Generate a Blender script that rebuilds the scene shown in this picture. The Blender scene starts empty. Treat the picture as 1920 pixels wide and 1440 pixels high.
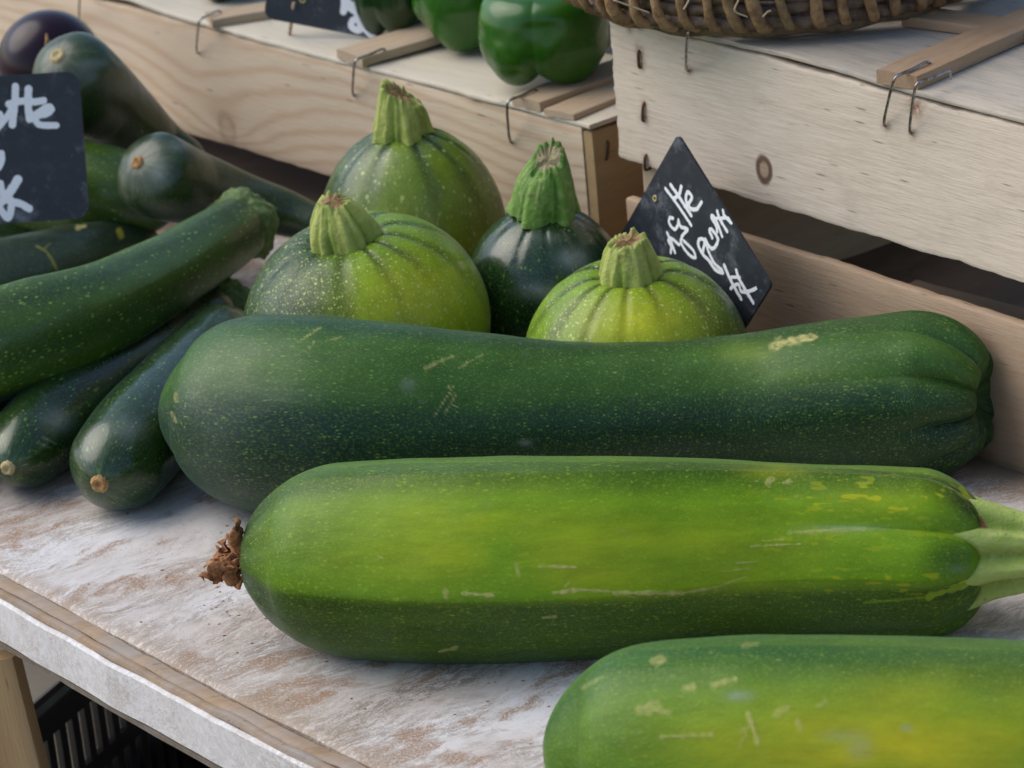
import bpy, math, random
import numpy as np
from math import radians, sin, cos, pi, sqrt, atan2
from mathutils import Vector, Matrix

SC = bpy.context.scene
COL = SC.collection
random.seed(7)

# ------------------------------------------------------------------ camera, world, sun, exposure
FPX, TH, RO, H = 6500.0, radians(21.8), radians(5.5), 0.676
CAM = np.array([0, 0, H])
FW = np.array([0, cos(TH), -sin(TH)]); R0 = np.array([1.0, 0, 0]); U0 = np.array([0, sin(TH), cos(TH)])
IX = cos(RO) * R0 - sin(RO) * U0
IY = -sin(RO) * R0 - cos(RO) * U0
cd = bpy.data.cameras.new('camera'); cam = bpy.data.objects.new('camera', cd); COL.objects.link(cam)
cd.sensor_width = 23.5; cd.lens = FPX / 1920 * 23.5
m = Matrix.Identity(4)
for i in range(3):
    m[i][0] = IX[i]; m[i][1] = -IY[i]; m[i][2] = -FW[i]; m[i][3] = CAM[i]
cam.matrix_world = m
cd.clip_start = 0.05; cd.clip_end = 500
cd.dof.use_dof = True; cd.dof.focus_distance = 1.56; cd.dof.aperture_fstop = 13
SC.camera = cam

SUN_EL, SUN_AZ = radians(48), radians(-74)      # azimuth measured from +Y towards +X
world = bpy.data.worlds.new('World'); SC.world = world; world.use_nodes = True
wn = world.node_tree; wn.nodes.clear()
wo = wn.nodes.new('ShaderNodeOutputWorld'); bg = wn.nodes.new('ShaderNodeBackground')
sky = wn.nodes.new('ShaderNodeTexSky'); sky.sky_type = 'NISHITA'; sky.sun_disc = False
sky.sun_elevation = SUN_EL; sky.sun_rotation = SUN_AZ; sky.dust_density = 1.5; sky.air_density = 1.0; sky.ozone_density = 1.0
bg.inputs['Strength'].default_value = 0.10
wn.links.new(sky.outputs[0], bg.inputs[0]); wn.links.new(bg.outputs[0], wo.inputs[0])
sl = bpy.data.lights.new('sun', 'SUN'); sl.energy = 1.5; sl.angle = radians(60); sl.color = (1.0, 0.95, 0.87)
sun = bpy.data.objects.new('sun', sl); COL.objects.link(sun)
sd = Vector((sin(SUN_AZ) * cos(SUN_EL), cos(SUN_AZ) * cos(SUN_EL), sin(SUN_EL)))
sun.rotation_euler = sd.to_track_quat('Z', 'Y').to_euler()
SC.view_settings.view_transform = 'Standard'; SC.view_settings.look = 'None'
SC.view_settings.exposure = 0.74; SC.view_settings.gamma = 1
SC.cycles.max_bounces = 6; SC.cycles.use_denoising = True

# ------------------------------------------------------------------ pixel geometry helpers (photo pixels, 1920 x 1440)
def ray(u, v): return FPX * FW + (u - 960) * IX + (v - 720) * IY
def onz(u, v, z=0.0):
    d = ray(u, v); return CAM + d * (z - H) / d[2]
def onplane(u, v, p0, n):
    d = ray(u, v); return CAM + d * ((np.asarray(p0) - CAM) @ n) / (d @ n)
def depth(p): return (np.asarray(p) - CAM) @ FW
def project(P):
    d = P - CAM; w = d @ FW
    return 960 + FPX * (d @ IX) / w, 720 + FPX * (d @ IY) / w

# ------------------------------------------------------------------ numpy noise
def _h(ix, iy, iz, seed):
    n = (ix.astype(np.int64) * 374761393 + iy.astype(np.int64) * 668265263 + iz.astype(np.int64) * 2147483647 + seed * 974634777) & 0xffffffff
    n = ((n ^ (n >> 13)) * 1274126177) & 0xffffffff
    n = (n ^ (n >> 16)) & 0xffff
    return n / 32767.5 - 1.0
def noise(P, scale=1.0, seed=0, octv=1):
    P = np.asarray(P, float) * scale; out = 0; amp = 1.0; tot = 0
    for o in range(octv):
        q = P * (2 ** o); i = np.floor(q); f = q - i; f = f * f * (3 - 2 * f); r = 0
        for dx in (0, 1):
            for dy in (0, 1):
                for dz in (0, 1):
                    w = (f[..., 0] if dx else 1 - f[..., 0]) * (f[..., 1] if dy else 1 - f[..., 1]) * (f[..., 2] if dz else 1 - f[..., 2])
                    r = r + w * _h(i[..., 0] + dx, i[..., 1] + dy, i[..., 2] + dz, seed + o * 17)
        out = out + amp * r; tot += amp; amp *= 0.5
    return out / tot
def sstep(a, b, x):
    t = np.clip((x - a) / (b - a), 0, 1); return t * t * (3 - 2 * t)

# ------------------------------------------------------------------ object helpers
def tag(o, label=None, cat=None, group=None, kind=None):
    if label: o['label'] = label
    if cat: o['category'] = cat
    if group: o['group'] = group
    if kind: o['kind'] = kind
    return o
def empty(name, loc=(0, 0, 0), rz=0.0, label=None, cat=None, group=None):
    o = bpy.data.objects.new(name, None); COL.objects.link(o); o.empty_display_size = 0.02
    o.location = loc; o.rotation_euler = (0, 0, rz)
    return tag(o, label, cat, group)
bpy_mats = {}
def mesh_obj(name, V, F, mat, parent=None, smooth=True, attrs=None, sharp=None, world_space=True):
    """V (n,3), F list/array of faces. With a parent the vertices are given in world space and brought to the parent's."""
    V = np.asarray(V, float)
    if parent is not None and world_space:
        mw = np.array(full_matrix(parent).inverted())
        V = V @ mw[:3, :3].T + mw[:3, 3]
    me = bpy.data.meshes.new(name)
    if isinstance(F, np.ndarray):
        nf, k = F.shape
        me.vertices.add(len(V)); me.vertices.foreach_set('co', V.astype(np.float32).ravel())
        me.loops.add(nf * k); me.loops.foreach_set('vertex_index', F.astype(np.int32).ravel())
        me.polygons.add(nf); me.polygons.foreach_set('loop_start', np.arange(0, nf * k, k, dtype=np.int32))
        me.update(calc_edges=True); me.validate()
    else:
        me.from_pydata([tuple(p) for p in V], [], F); me.update()
    if smooth: me.polygons.foreach_set('use_smooth', [True] * len(me.polygons))
    if sharp is not None: me.set_sharp_from_angle(angle=radians(sharp))
    for k, a in (attrs or {}).items():
        a = np.asarray(a, np.float32)
        if a.ndim == 2:
            at = me.attributes.new(k, 'FLOAT_VECTOR', 'POINT'); at.data.foreach_set('vector', a.ravel())
        else:
            at = me.attributes.new(k, 'FLOAT', 'POINT'); at.data.foreach_set('value', a.ravel())
    me.materials.append(mat)
    o = bpy.data.objects.new(name, me); COL.objects.link(o)
    if parent is not None: o.parent = parent
    return o
def full_matrix(o):
    mt = o.matrix_basis.copy()
    while o.parent is not None:
        o = o.parent; mt = o.matrix_basis @ mt
    return mt
def grid_faces(n, k, wrap=True):
    """n rows of k points"""
    i = np.arange(n - 1)[:, None]; j = np.arange(k if wrap else k - 1)[None, :]
    a = i * k + j; b = i * k + (j + 1) % k
    return np.stack([a, b, b + k, a + k], -1).reshape(-1, 4)
def tube(pts, r, n=8, closed=False, caps=True):
    """polyline tube -> V, F(list)"""
    P = np.asarray(pts, float); N = len(P); r = np.broadcast_to(np.asarray(r, float), (N,))
    T = np.gradient(P, axis=0); 
    if closed: T = np.roll(P, -1, 0) - np.roll(P, 1, 0)
    T /= np.linalg.norm(T, axis=1)[:, None] + 1e-12
    up = np.array([0, 0, 1.0]) if abs(T[0][2]) < 0.9 else np.array([1.0, 0, 0])
    A = np.zeros_like(P); a = np.cross(np.cross(T[0], up), T[0]); a /= np.linalg.norm(a); A[0] = a
    for i in range(1, N):
        a = a - T[i] * (a @ T[i]); a /= np.linalg.norm(a); A[i] = a
    B = np.cross(T, A); ph = np.arange(n) * 2 * pi / n
    V = P[:, None] + r[:, None, None] * (np.cos(ph)[None, :, None] * A[:, None] + np.sin(ph)[None, :, None] * B[:, None])
    F = [list(f) for f in grid_faces(N, n)]
    if closed:
        for j in range(n): F.append([(N - 1) * n + j, (N - 1) * n + (j + 1) % n, (j + 1) % n, j])
    elif caps:
        F.append(list(range(n))[::-1]); F.append([(N - 1) * n + j for j in range(n)])
    return V.reshape(-1, 3), F
class MB:
    def __init__(s): s.V = []; s.F = []; s.n = 0
    def add(s, V, F):
        V = np.asarray(V, float); s.V.append(V); s.F += [[i + s.n for i in f] for f in F]; s.n += len(V)
    def tube(s, pts, r, n=8, **k): s.add(*tube(pts, r, n, **k))
    def box(s, o, ax, ay, az):
        o, ax, ay, az = map(lambda q: np.asarray(q, float), (o, ax, ay, az))
        V = [o + i * ax + j * ay + k * az for k in (0, 1) for j in (0, 1) for i in (0, 1)]
        F = [[0, 2, 3, 1], [4, 5, 7, 6], [0, 1, 5, 4], [2, 6, 7, 3], [0, 4, 6, 2], [1, 3, 7, 5]]
        if np.dot(np.cross(ax, ay), az) < 0: F = [f[::-1] for f in F]
        s.add(V, F)
    def build(s, name, mat, parent=None, **k): return mesh_obj(name, np.concatenate(s.V), s.F, mat, parent, **k)
def catmull(P, n):
    """resample control rows with a Catmull-Rom spline, n samples, uniform in chord length"""
    P = np.asarray(P, float); d = np.r_[0, np.cumsum(np.linalg.norm(np.diff(P[:, :3], axis=0), axis=1))]
    u = n if isinstance(n, np.ndarray) else np.linspace(0, 1, n)
    x = u * d[-1]; out = np.zeros((len(x), P.shape[1])); 
    M = np.zeros_like(P)
    for i in range(len(P)):
        a, b = max(i - 1, 0), min(i + 1, len(P) - 1)
        M[i] = (P[b] - P[a]) / (d[b] - d[a])
    k = np.clip(np.searchsorted(d, x, side='right') - 1, 0, len(P) - 2)
    h = (d[k + 1] - d[k]); t = ((x - d[k]) / h)[:, None]; h = h[:, None]
    return (2*t**3-3*t**2+1)*P[k] + (t**3-2*t**2+t)*h*M[k] + (-2*t**3+3*t**2)*P[k+1] + (t**3-t**2)*h*M[k+1]

# ------------------------------------------------------------------ node helpers
class NT:
    def __init__(s, name):
        s.m = bpy.data.materials.new(name); s.m.use_nodes = True; s.t = s.m.node_tree; s.t.nodes.clear()
        s.out = s.t.nodes.new('ShaderNodeOutputMaterial'); s.b = s.t.nodes.new('ShaderNodeBsdfPrincipled')
        s.t.links.new(s.b.outputs[0], s.out.inputs[0])
    def n(s, typ, ins=None, **props):
        nd = s.t.nodes.new(typ)
        for k, v in props.items(): setattr(nd, k, v)
        for k, v in (ins or {}).items(): s.set(nd.inputs[k], v)
        return nd
    def set(s, sock, v):
        if isinstance(v, bpy.types.NodeSocket): s.t.links.new(v, sock)
        elif isinstance(v, (tuple, list)) and sock.type == 'RGBA' and len(v) == 3: sock.default_value = (*v, 1)
        else: sock.default_value = v
    def math(s, op, a, b=0.0, c=None, clamp=False):
        nd = s.n('ShaderNodeMath', operation=op, use_clamp=clamp); s.set(nd.inputs[0], a); s.set(nd.inputs[1], b)
        if c is not None: s.set(nd.inputs[2], c)
        return nd.outputs[0]
    def vmath(s, op, a, b):
        nd = s.n('ShaderNodeVectorMath', operation=op); s.set(nd.inputs[0], a); s.set(nd.inputs[1], b); return nd.outputs[0]
    def mix(s, f, a, b, blend='MIX'):
        nd = s.n('ShaderNodeMix', data_type='RGBA', blend_type=blend); s.set(nd.inputs[0], f); s.set(nd.inputs[6], a); s.set(nd.inputs[7], b); return nd.outputs[2]
    def ramp(s, x, a, b, smooth=True):
        nd = s.n('ShaderNodeMapRange', interpolation_type='SMOOTHSTEP' if smooth else 'LINEAR')
        s.set(nd.inputs[0], x); s.set(nd.inputs[1], a); s.set(nd.inputs[2], b); return nd.outputs[0]
    def noise(s, vec, scale, detail=4, rough=0.5, dist=0.0, out=0):
        nd = s.n('ShaderNodeTexNoise', {'Vector': vec, 'Scale': scale, 'Detail': detail, 'Roughness': rough, 'Distortion': dist}); return nd.outputs[out]
    def voro(s, vec, scale, feature='F1', out='Distance'):
        nd = s.n('ShaderNodeTexVoronoi', {'Vector': vec, 'Scale': scale}, feature=feature); return nd.outputs[out]
    def attr(s, name, out='Fac'): return s.n('ShaderNodeAttribute', attribute_name=name).outputs[out]
    def bump(s, h, dist=0.001, strength=1.0, normal=None):
        nd = s.n('ShaderNodeBump', {'Height': h, 'Distance': dist, 'Strength': strength})
        if normal is not None: s.set(nd.inputs['Normal'], normal)
        return nd.outputs[0]
    def P(s, **k):
        for kk, v in k.items(): s.set(s.b.inputs[kk.replace('_', ' ')], v)

def fruit_mat(name, dark, light, yellow=(0.5, 0.45, 0.03), speck=(0.38, 0.5, 0.10), sc=260, amt=0.5, sz=0.22, big=0.5,
              rough=0.36, coat=0.12, spec=0.5, bloom=0.0, vary=0.35):
    """skin of a courgette: attributes tc (metres along/around), m1 light mask, m2 yellow mask, m3 scar mask, m4 bloom and painted highlights"""
    t = NT(name); tc = t.attr('tc', 'Vector')
    st = t.vmath('MULTIPLY', tc, (0.55, 1, 1)); lng = t.vmath('MULTIPLY', tc, (0.16, 1, 1))
    n1 = t.noise(lng, 60, 4, 0.6); n2 = t.noise(st, 30, 3, 0.5); n3 = t.noise(tc, 900, 2, 0.5)
    m1 = t.math('ADD', t.attr('m1'), t.math('MULTIPLY', t.math('SUBTRACT', n1, 0.5), vary * 1.6), clamp=True)
    c = t.mix(m1, dark, light)
    c = t.mix(t.math('MULTIPLY', t.attr('m2'), t.math('ADD', 0.55, t.math('MULTIPLY', n1, 0.8)), clamp=True), c, yellow)
    mot = t.math('ADD', 0.62, t.math('MULTIPLY', t.noise(t.vmath('MULTIPLY', tc, (0.30, 1, 1)), 150, 5, 0.7), 0.76))
    c = t.mix(1.0, c, t.n('ShaderNodeCombineColor', {0: mot, 1: mot, 2: mot}).outputs[0], 'MULTIPLY')
    # fine mottling
    c = t.mix(t.math('MULTIPLY', t.ramp(n3, 0.45, 0.75), 0.25), c, speck)
    # speckles, two sizes, denser in places
    for k, (scale, size, a) in enumerate(((sc, sz, amt), (sc * 0.42, sz * 0.62, big))):
        v = t.n('ShaderNodeTexVoronoi', {'Vector': st if k == 0 else t.vmath('ADD', t.vmath('MULTIPLY', tc, (0.6, 1, 1)), (3.1, 1.7, .3)), 'Scale': scale}, feature='F1')
        rnd = t.n('ShaderNodeSeparateColor', {0: v.outputs['Color']})
        thr = t.math('MULTIPLY', size, t.math('ADD', 0.35, t.math('MULTIPLY', rnd.outputs[0], 1.0)))
        d = t.math('SUBTRACT', 1.0, t.ramp(v.outputs['Distance'], t.math('MULTIPLY', thr, 0.55), t.math('MULTIPLY', thr, 1.25)))
        on = t.ramp(t.math('ADD', rnd.outputs[1], t.math('MULTIPLY', t.math('SUBTRACT', n2, 0.5), 1.2)), 0.35, 0.5)
        f = t.math('MULTIPLY', t.math('MULTIPLY', d, on), a)
        c = t.mix(f, c, speck)
    # pale rubbed bloom and dusty scuffs; m4 also carries painted highlights
    sc1 = t.ramp(t.noise(tc, 55, 6, 0.7, 0.5), 0.60, 0.78)
    c = t.mix(t.math('ADD', t.math('MULTIPLY', sc1, 0.10 + bloom * 0.3), t.math('MULTIPLY', t.attr('m4'), t.math('ADD', 0.35, t.noise(tc, 300, 4, 0.7))), clamp=True), c, (0.30, 0.34, 0.30))
    # corky scars
    c = t.mix(t.math('MULTIPLY', t.attr('m3'), t.ramp(t.noise(st, 800, 3, 0.6), 0.15, 0.42)), c, (0.52, 0.46, 0.17))
    # thin random scratches
    s1 = t.voro(t.vmath('MULTIPLY', t.n('ShaderNodeVectorRotate', {'Vector': tc, 'Angle': 0.5}, rotation_type='Z_AXIS').outputs[0], (0.12, 1, 1)), 90)
    c = t.mix(t.math('MULTIPLY', t.ramp(s1, 0.05, 0.02), 0.45), c, (0.42, 0.42, 0.18))
    t.P(Base_Color=c, Roughness=t.math('ADD', rough, t.math('MULTIPLY', t.math('ADD', t.math('MULTIPLY', t.math('SUBTRACT', t.noise(tc, 70, 5, 0.6), 0.5), 0.35), t.math('MULTIPLY', t.attr('m3'), 0.3)), 1.0)),
        Coat_Weight=coat, Coat_Roughness=0.12, Specular_IOR_Level=spec)
    h = t.math('ADD', t.math('MULTIPLY', t.noise(st, 120, 4, 0.55), 0.7), t.math('MULTIPLY', t.noise(tc, 1400, 2, 0.5), 0.08))
    h = t.math('ADD', h, t.math('MULTIPLY', t.attr('m3'), 0.4))
    t.P(Normal=t.bump(h, 0.0011, 0.55))
    t.P(Sheen_Weight=0.07, Sheen_Roughness=0.30, Sheen_Tint=(0.66, 0.84, 1.0))
    return t.m

def wood_mat(name, base, dark, grain=1.0, ring=0.5, rough=0.62, grey=0.0, scale=1.0, knots=(), stain=0.3, fibre=0.35):
    """wood in object coordinates: x runs along the board, knots = (x, y, radius) in metres"""
    t = NT(name); oc = t.n('ShaderNodeTexCoord').outputs['Object']
    info = t.n('ShaderNodeObjectInfo').outputs['Random']
    off = t.n('ShaderNodeCombineXYZ', {0: t.math('MULTIPLY', info, 3.0), 1: t.math('MULTIPLY', info, 7.0), 2: info}).outputs[0]
    p0 = t.vmath('ADD', oc, off)
    sep = t.n('ShaderNodeSeparateXYZ', {0: oc})
    ka = None; kcore = None; kring = None
    for (kx, ky, kr, kb, kd) in knots:
        dx = t.math('MULTIPLY', t.math('SUBTRACT', sep.outputs[0], kx), 0.42); dy = t.math('SUBTRACT', sep.outputs[1], ky)
        wob = t.math('MULTIPLY', t.math('SUBTRACT', t.noise(oc, 90, 3), 0.5), kr * 0.5)
        dx2 = t.math('SUBTRACT', sep.outputs[0], kx)
        rr = t.math('SQRT', t.math('ADD', t.math('MULTIPLY', dx2, dx2), t.math('MULTIPLY', t.math('MULTIPLY', dy, dy), 0.65)))
        rr = t.math('ADD', rr, wob)
        el = t.math('SQRT', t.math('ADD', t.math('MULTIPLY', dx, dx), t.math('MULTIPLY', dy, dy)))
        bend = t.math('MULTIPLY', t.math('EXPONENT', t.math('MULTIPLY', el, -1.0 / kb)), kb * 1.25)
        ka = bend if ka is None else t.math('ADD', ka, bend)
        core = t.math('MULTIPLY', t.math('SUBTRACT', 1, t.ramp(rr, kr * 0.70, kr * 0.85)), kd); ringm = t.math('MULTIPLY', t.math('SUBTRACT', 1, t.ramp(t.math('ABSOLUTE', t.math('SUBTRACT', rr, kr * 0.85)), kr * 0.08, kr * 0.42)), kd)
        kcore = core if kcore is None else t.math('MAXIMUM', kcore, core); kring = ringm if kring is None else t.math('MAXIMUM', kring, ringm)
    low = t.noise(t.vmath('MULTIPLY', p0, (3.0, 9, 9)), 1.4, 3)
    yy = t.math('ADD', t.n('ShaderNodeSeparateXYZ', {0: p0}).outputs[1], t.math('MULTIPLY', low, 0.05))
    if ka is not None: yy = t.math('ADD', yy, ka)
    rg = t.math('SINE', t.math('MULTIPLY', yy, 520 * scale))
    rg = t.math('POWER', t.math('ADD', t.math('MULTIPLY', rg, 0.5), 0.5), 2.2)
    fb = t.noise(t.vmath('MULTIPLY', p0, (45, 520, 520)), grain, 6, 0.72)
    fb2 = t.noise(t.vmath('MULTIPLY', p0, (60, 900, 900)), grain, 3, 0.6)
    st = t.noise(p0, 14, 6, 0.65)
    f = t.math('ADD', t.math('MULTIPLY', rg, ring), t.math('MULTIPLY', t.ramp(fb, 0.42, 0.72), fibre), clamp=True)
    c = t.mix(f, base, dark)
    c = t.mix(t.math('MULTIPLY', t.ramp(st, 0.5, 0.75), stain), c, tuple(x * 0.55 for x in dark))
    gm = t.ramp(t.noise(t.vmath('MULTIPLY', p0, (5, 16, 16)), 3, 5, 0.6), 0.35, 0.7)
    c = t.mix(t.math('MULTIPLY', gm, grey), c, (0.33, 0.33, 0.33))
    # short dark fibre ticks
    tk = t.ramp(t.voro(t.vmath('MULTIPLY', p0, (0.10, 1, 1)), 260), 0.16, 0.05)
    tkm = t.ramp(t.noise(p0, 40, 3), 0.44, 0.56)
    c = t.mix(t.math('MULTIPLY', t.math('MULTIPLY', tk, tkm), 0.75), c, tuple(x * 0.30 for x in dark))
    if kcore is not None:
        c = t.mix(t.math('MULTIPLY', kcore, 0.75), c, (0.32, 0.21, 0.13)); c = t.mix(t.math('MULTIPLY', kring, 0.9), c, (0.10, 0.045, 0.022))
    rust = t.attr('rust'); c = t.mix(t.math('MULTIPLY', rust, t.ramp(t.noise(oc, 400, 4, 0.7), 0.3, 0.6)), c, (0.22, 0.07, 0.025))
    t.P(Base_Color=c, Roughness=rough, Specular_IOR_Level=0.25)
    h = t.math('ADD', t.math('MULTIPLY', fb, 0.5), t.math('MULTIPLY', fb2, 0.35))
    t.P(Normal=t.bump(t.math('ADD', h, t.math('MULTIPLY', st, 0.4)), 0.0009, 0.7))
    return t.m

def plain_mat(name, col, rough=0.5, metal=0.0, var=0.25, scale=200, spec=0.5, col2=None, bump=0.0004, coat=0.0):
    t = NT(name); oc = t.n('ShaderNodeTexCoord').outputs['Object']
    n = t.noise(oc, scale, 5, 0.65)
    c = t.mix(t.ramp(n, 0.35, 0.7), col, col2 if col2 else tuple(x * (1 - var) for x in col))
    t.P(Base_Color=c, Roughness=t.math('ADD', rough, t.math('MULTIPLY', t.math('SUBTRACT', n, 0.5), 0.2)), Metallic=metal, Specular_IOR_Level=spec, Coat_Weight=coat, Normal=t.bump(n, bump, 0.6))
    return t.m

# --- paints and skins
M = {}
M['m1'] = fruit_mat('marrow_skin_pale', (0.018, 0.085, 0.012), (0.13, 0.25, 0.010), yellow=(0.46, 0.42, 0.010), speck=(0.30, 0.40, 0.04), amt=0.35, big=0.25, sc=620, rough=0.44, coat=0.0, spec=0.24)
M['m2'] = fruit_mat('marrow_skin_light', (0.006, 0.038, 0.004), (0.135, 0.275, 0.005), yellow=(0.40, 0.42, 0.010), speck=(0.33, 0.42, 0.03), amt=0.42, big=0.3, sc=560, sz=0.24, rough=0.42, coat=0.0, spec=0.24)
M['m3'] = fruit_mat('marrow_skin_dark', (0.006, 0.030, 0.015), (0.038, 0.105, 0.014), yellow=(0.20, 0.28, 0.02), speck=(0.20, 0.33, 0.05), amt=0.50, big=0.22, sc=680, sz=0.26, rough=0.44, bloom=0.25, spec=0.32, coat=0.0)
M['c_dark'] = fruit_mat('courgette_skin_dark', (0.0045, 0.020, 0.0045), (0.022, 0.060, 0.008), speck=(0.16, 0.30, 0.04), amt=0.75, big=0.6, sc=480, sz=0.22, rough=0.30, coat=0.35)
M['c_mid'] = fruit_mat('courgette_skin_mid', (0.009, 0.036, 0.003), (0.060, 0.125, 0.008), speck=(0.20, 0.34, 0.05), amt=0.85, big=0.7, sc=460, sz=0.25, rough=0.42, coat=0.15)
M['c_dull'] = fruit_mat('courgette_skin_dull', (0.005, 0.020, 0.004), (0.028, 0.050, 0.012), speck=(0.12, 0.20, 0.04), amt=0.45, big=0.35, sc=420, sz=0.2, rough=0.36, coat=0.2, bloom=0.0)
M['r_light'] = fruit_mat('round_skin_light', (0.006, 0.038, 0.010), (0.155, 0.285, 0.009), yellow=(0.44, 0.46, 0.008), speck=(0.52, 0.60, 0.16), amt=0.7, big=0.75, sc=640, sz=0.30, rough=0.38, coat=0.05, spec=0.30)
M['r_back'] = fruit_mat('round_skin_back', (0.007, 0.036, 0.013), (0.15, 0.23, 0.010), yellow=(0.38, 0.36, 0.010), speck=(0.40, 0.48, 0.13), amt=0.55, big=0.9, sc=380, sz=0.26, rough=0.38, coat=0.10)
M['r_dark'] = fruit_mat('round_skin_dark', (0.006, 0.024, 0.008), (0.020, 0.055, 0.012), speck=(0.16, 0.28, 0.06), amt=0.65, big=0.5, sc=380, sz=0.22, rough=0.24, coat=0.3)
def stem_mat(name, g1, g2, tip):
    t = NT(name); oc = t.n('ShaderNodeTexCoord').outputs['Object']
    n = t.noise(oc, 260, 5, 0.65); n2 = t.noise(oc, 900, 3, 0.6)
    c = t.mix(t.attr('m1'), g1, g2); c = t.mix(t.math('MULTIPLY', t.ramp(n, 0.45, 0.7), 0.55), c, tuple(0.5 * (a + b) for a, b in zip(g2, (0.55, 0.5, 0.25))))
    c = t.mix(t.math('MULTIPLY', t.ramp(t.noise(oc, 150, 4, 0.6), 0.62, 0.75), 0.6), c, (0.16, 0.12, 0.05))
    tp = t.ramp(t.math('ADD', t.attr('m2'), t.math('MULTIPLY', t.math('SUBTRACT', n, 0.5), 0.8)), 0.4, 0.65)
    c = t.mix(tp, c, t.mix(n2, tip, tuple(x * 0.35 for x in tip)))
    t.P(Base_Color=c, Roughness=0.55, Specular_IOR_Level=0.35, Normal=t.bump(t.math('ADD', n, t.math('MULTIPLY', n2, 0.4)), 0.0012, 0.8), Sheen_Weight=0.08, Sheen_Roughness=0.5)
    return t.m
M['stem'] = stem_mat('stem_green', (0.15, 0.23, 0.015), (0.44, 0.48, 0.11), (0.46, 0.29, 0.11))
M['stem_g'] = stem_mat('stem_deep_green', (0.05, 0.14, 0.012), (0.16, 0.30, 0.04), (0.50, 0.42, 0.22))
M['stem_d'] = stem_mat('stem_dull_green', (0.035, 0.09, 0.015), (0.12, 0.19, 0.05), (0.35, 0.33, 0.18))
M['stem_p'] = stem_mat('stem_pale', (0.20, 0.28, 0.03), (0.38, 0.48, 0.10), (0.40, 0.17, 0.05))
M['scar'] = plain_mat('blossom_scar', (0.50, 0.30, 0.11), 0.7, col2=(0.26, 0.11, 0.03), scale=500, bump=0.002)
M['scar_p'] = plain_mat('blossom_scar_pale', (0.55, 0.45, 0.22), 0.7, col2=(0.38, 0.28, 0.12), scale=500, bump=0.001)
M['dry'] = plain_mat('dried_blossom', (0.46, 0.21, 0.08), 0.8, col2=(0.20, 0.075, 0.03), scale=260, bump=0.003)
M['egg'] = plain_mat('aubergine_skin', (0.014, 0.004, 0.010), 0.24, col2=(0.022, 0.007, 0.016), scale=30, coat=0.0, spec=0.32, bump=0.0)
M['pep'] = plain_mat('pepper_skin', (0.020, 0.10, 0.006), 0.27, col2=(0.034, 0.125, 0.008), scale=25, coat=0.12, spec=0.4, bump=0.0003)
M['pepd'] = plain_mat('pepper_skin_dark', (0.008, 0.035, 0.006), 0.25, col2=(0.012, 0.05, 0.006), scale=40, coat=0.3, bump=0.0006)
M['pstem'] = plain_mat('pepper_stem', (0.12, 0.22, 0.03), 0.5, scale=300)
M['wire'] = plain_mat('staple_wire', (0.45, 0.45, 0.47), 0.35, 0.9, col2=(0.16, 0.11, 0.08), scale=260)
M['wired'] = plain_mat('staple_rusty', (0.10, 0.07, 0.06), 0.55, 0.6, col2=(0.20, 0.09, 0.04), scale=300)
M['plast'] = plain_mat('black_plastic', (0.012, 0.012, 0.015), 0.35, scale=80)
M['ground'] = plain_mat('pavement', (0.22, 0.19, 0.15), 0.85, col2=(0.15, 0.13, 0.10), scale=9, bump=0.003)
M['foam'] = plain_mat('white_foam', (0.60, 0.52, 0.40), 0.7, scale=30, var=0.1)
M['wood_r'] = wood_mat('poplar_weathered', (0.72, 0.61, 0.49), (0.46, 0.35, 0.25), ring=0.10, stain=0.22, fibre=0.42, grey=0.06, knots=((0.1168, -0.0207, 0.0058, 0.016, 1.0),))
M['wood_r2'] = wood_mat('poplar_plain', (0.46, 0.33, 0.22), (0.33, 0.21, 0.13), ring=0.16, stain=0.12, fibre=0.35)
M['wood_top'] = wood_mat('poplar_grey_top', (0.52, 0.45, 0.36), (0.28, 0.23, 0.17), ring=0.04, stain=0.30, fibre=0.55, grey=0.30)
M['wood_l'] = wood_mat('pine_board', (0.64, 0.52, 0.38), (0.46, 0.28, 0.16), ring=0.42, stain=0.08, fibre=0.16, scale=1.25, knots=((0.338, -0.026, 0.009, 0.030, 0.25),))
M['wood_l2'] = wood_mat('pine_sheet', (0.60, 0.54, 0.43), (0.45, 0.34, 0.22), ring=0.10, stain=0.10, fibre=0.20)
M['wood_end'] = wood_mat('pine_end_board', (0.42, 0.29, 0.15), (0.30, 0.19, 0.09), ring=0.15, stain=0.2, fibre=0.3)
M['batten'] = wood_mat('batten_wood', (0.48, 0.36, 0.24), (0.32, 0.22, 0.13), ring=0.12, stain=0.15, fibre=0.35, grey=0.15)
M['batten_r'] = wood_mat('batten_brown', (0.40, 0.26, 0.15), (0.24, 0.14, 0.075), ring=0.15, stain=0.3, fibre=0.4, grey=0.2)
M['brownstrip'] = wood_mat('worn_edge_wood', (0.38, 0.26, 0.16), (0.22, 0.14, 0.08), ring=0.2, stain=0.5, fibre=0.5, grey=0.55)
M['leg'] = wood_mat('leg_wood', (0.52, 0.34, 0.17), (0.40, 0.22, 0.09), ring=0.45, stain=0.0, fibre=0.2, scale=0.35)
M['dirtyw'] = wood_mat('dirty_plank', (0.20, 0.16, 0.12), (0.10, 0.075, 0.05), ring=0.2, stain=0.5, fibre=0.5, grey=0.3)
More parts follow.
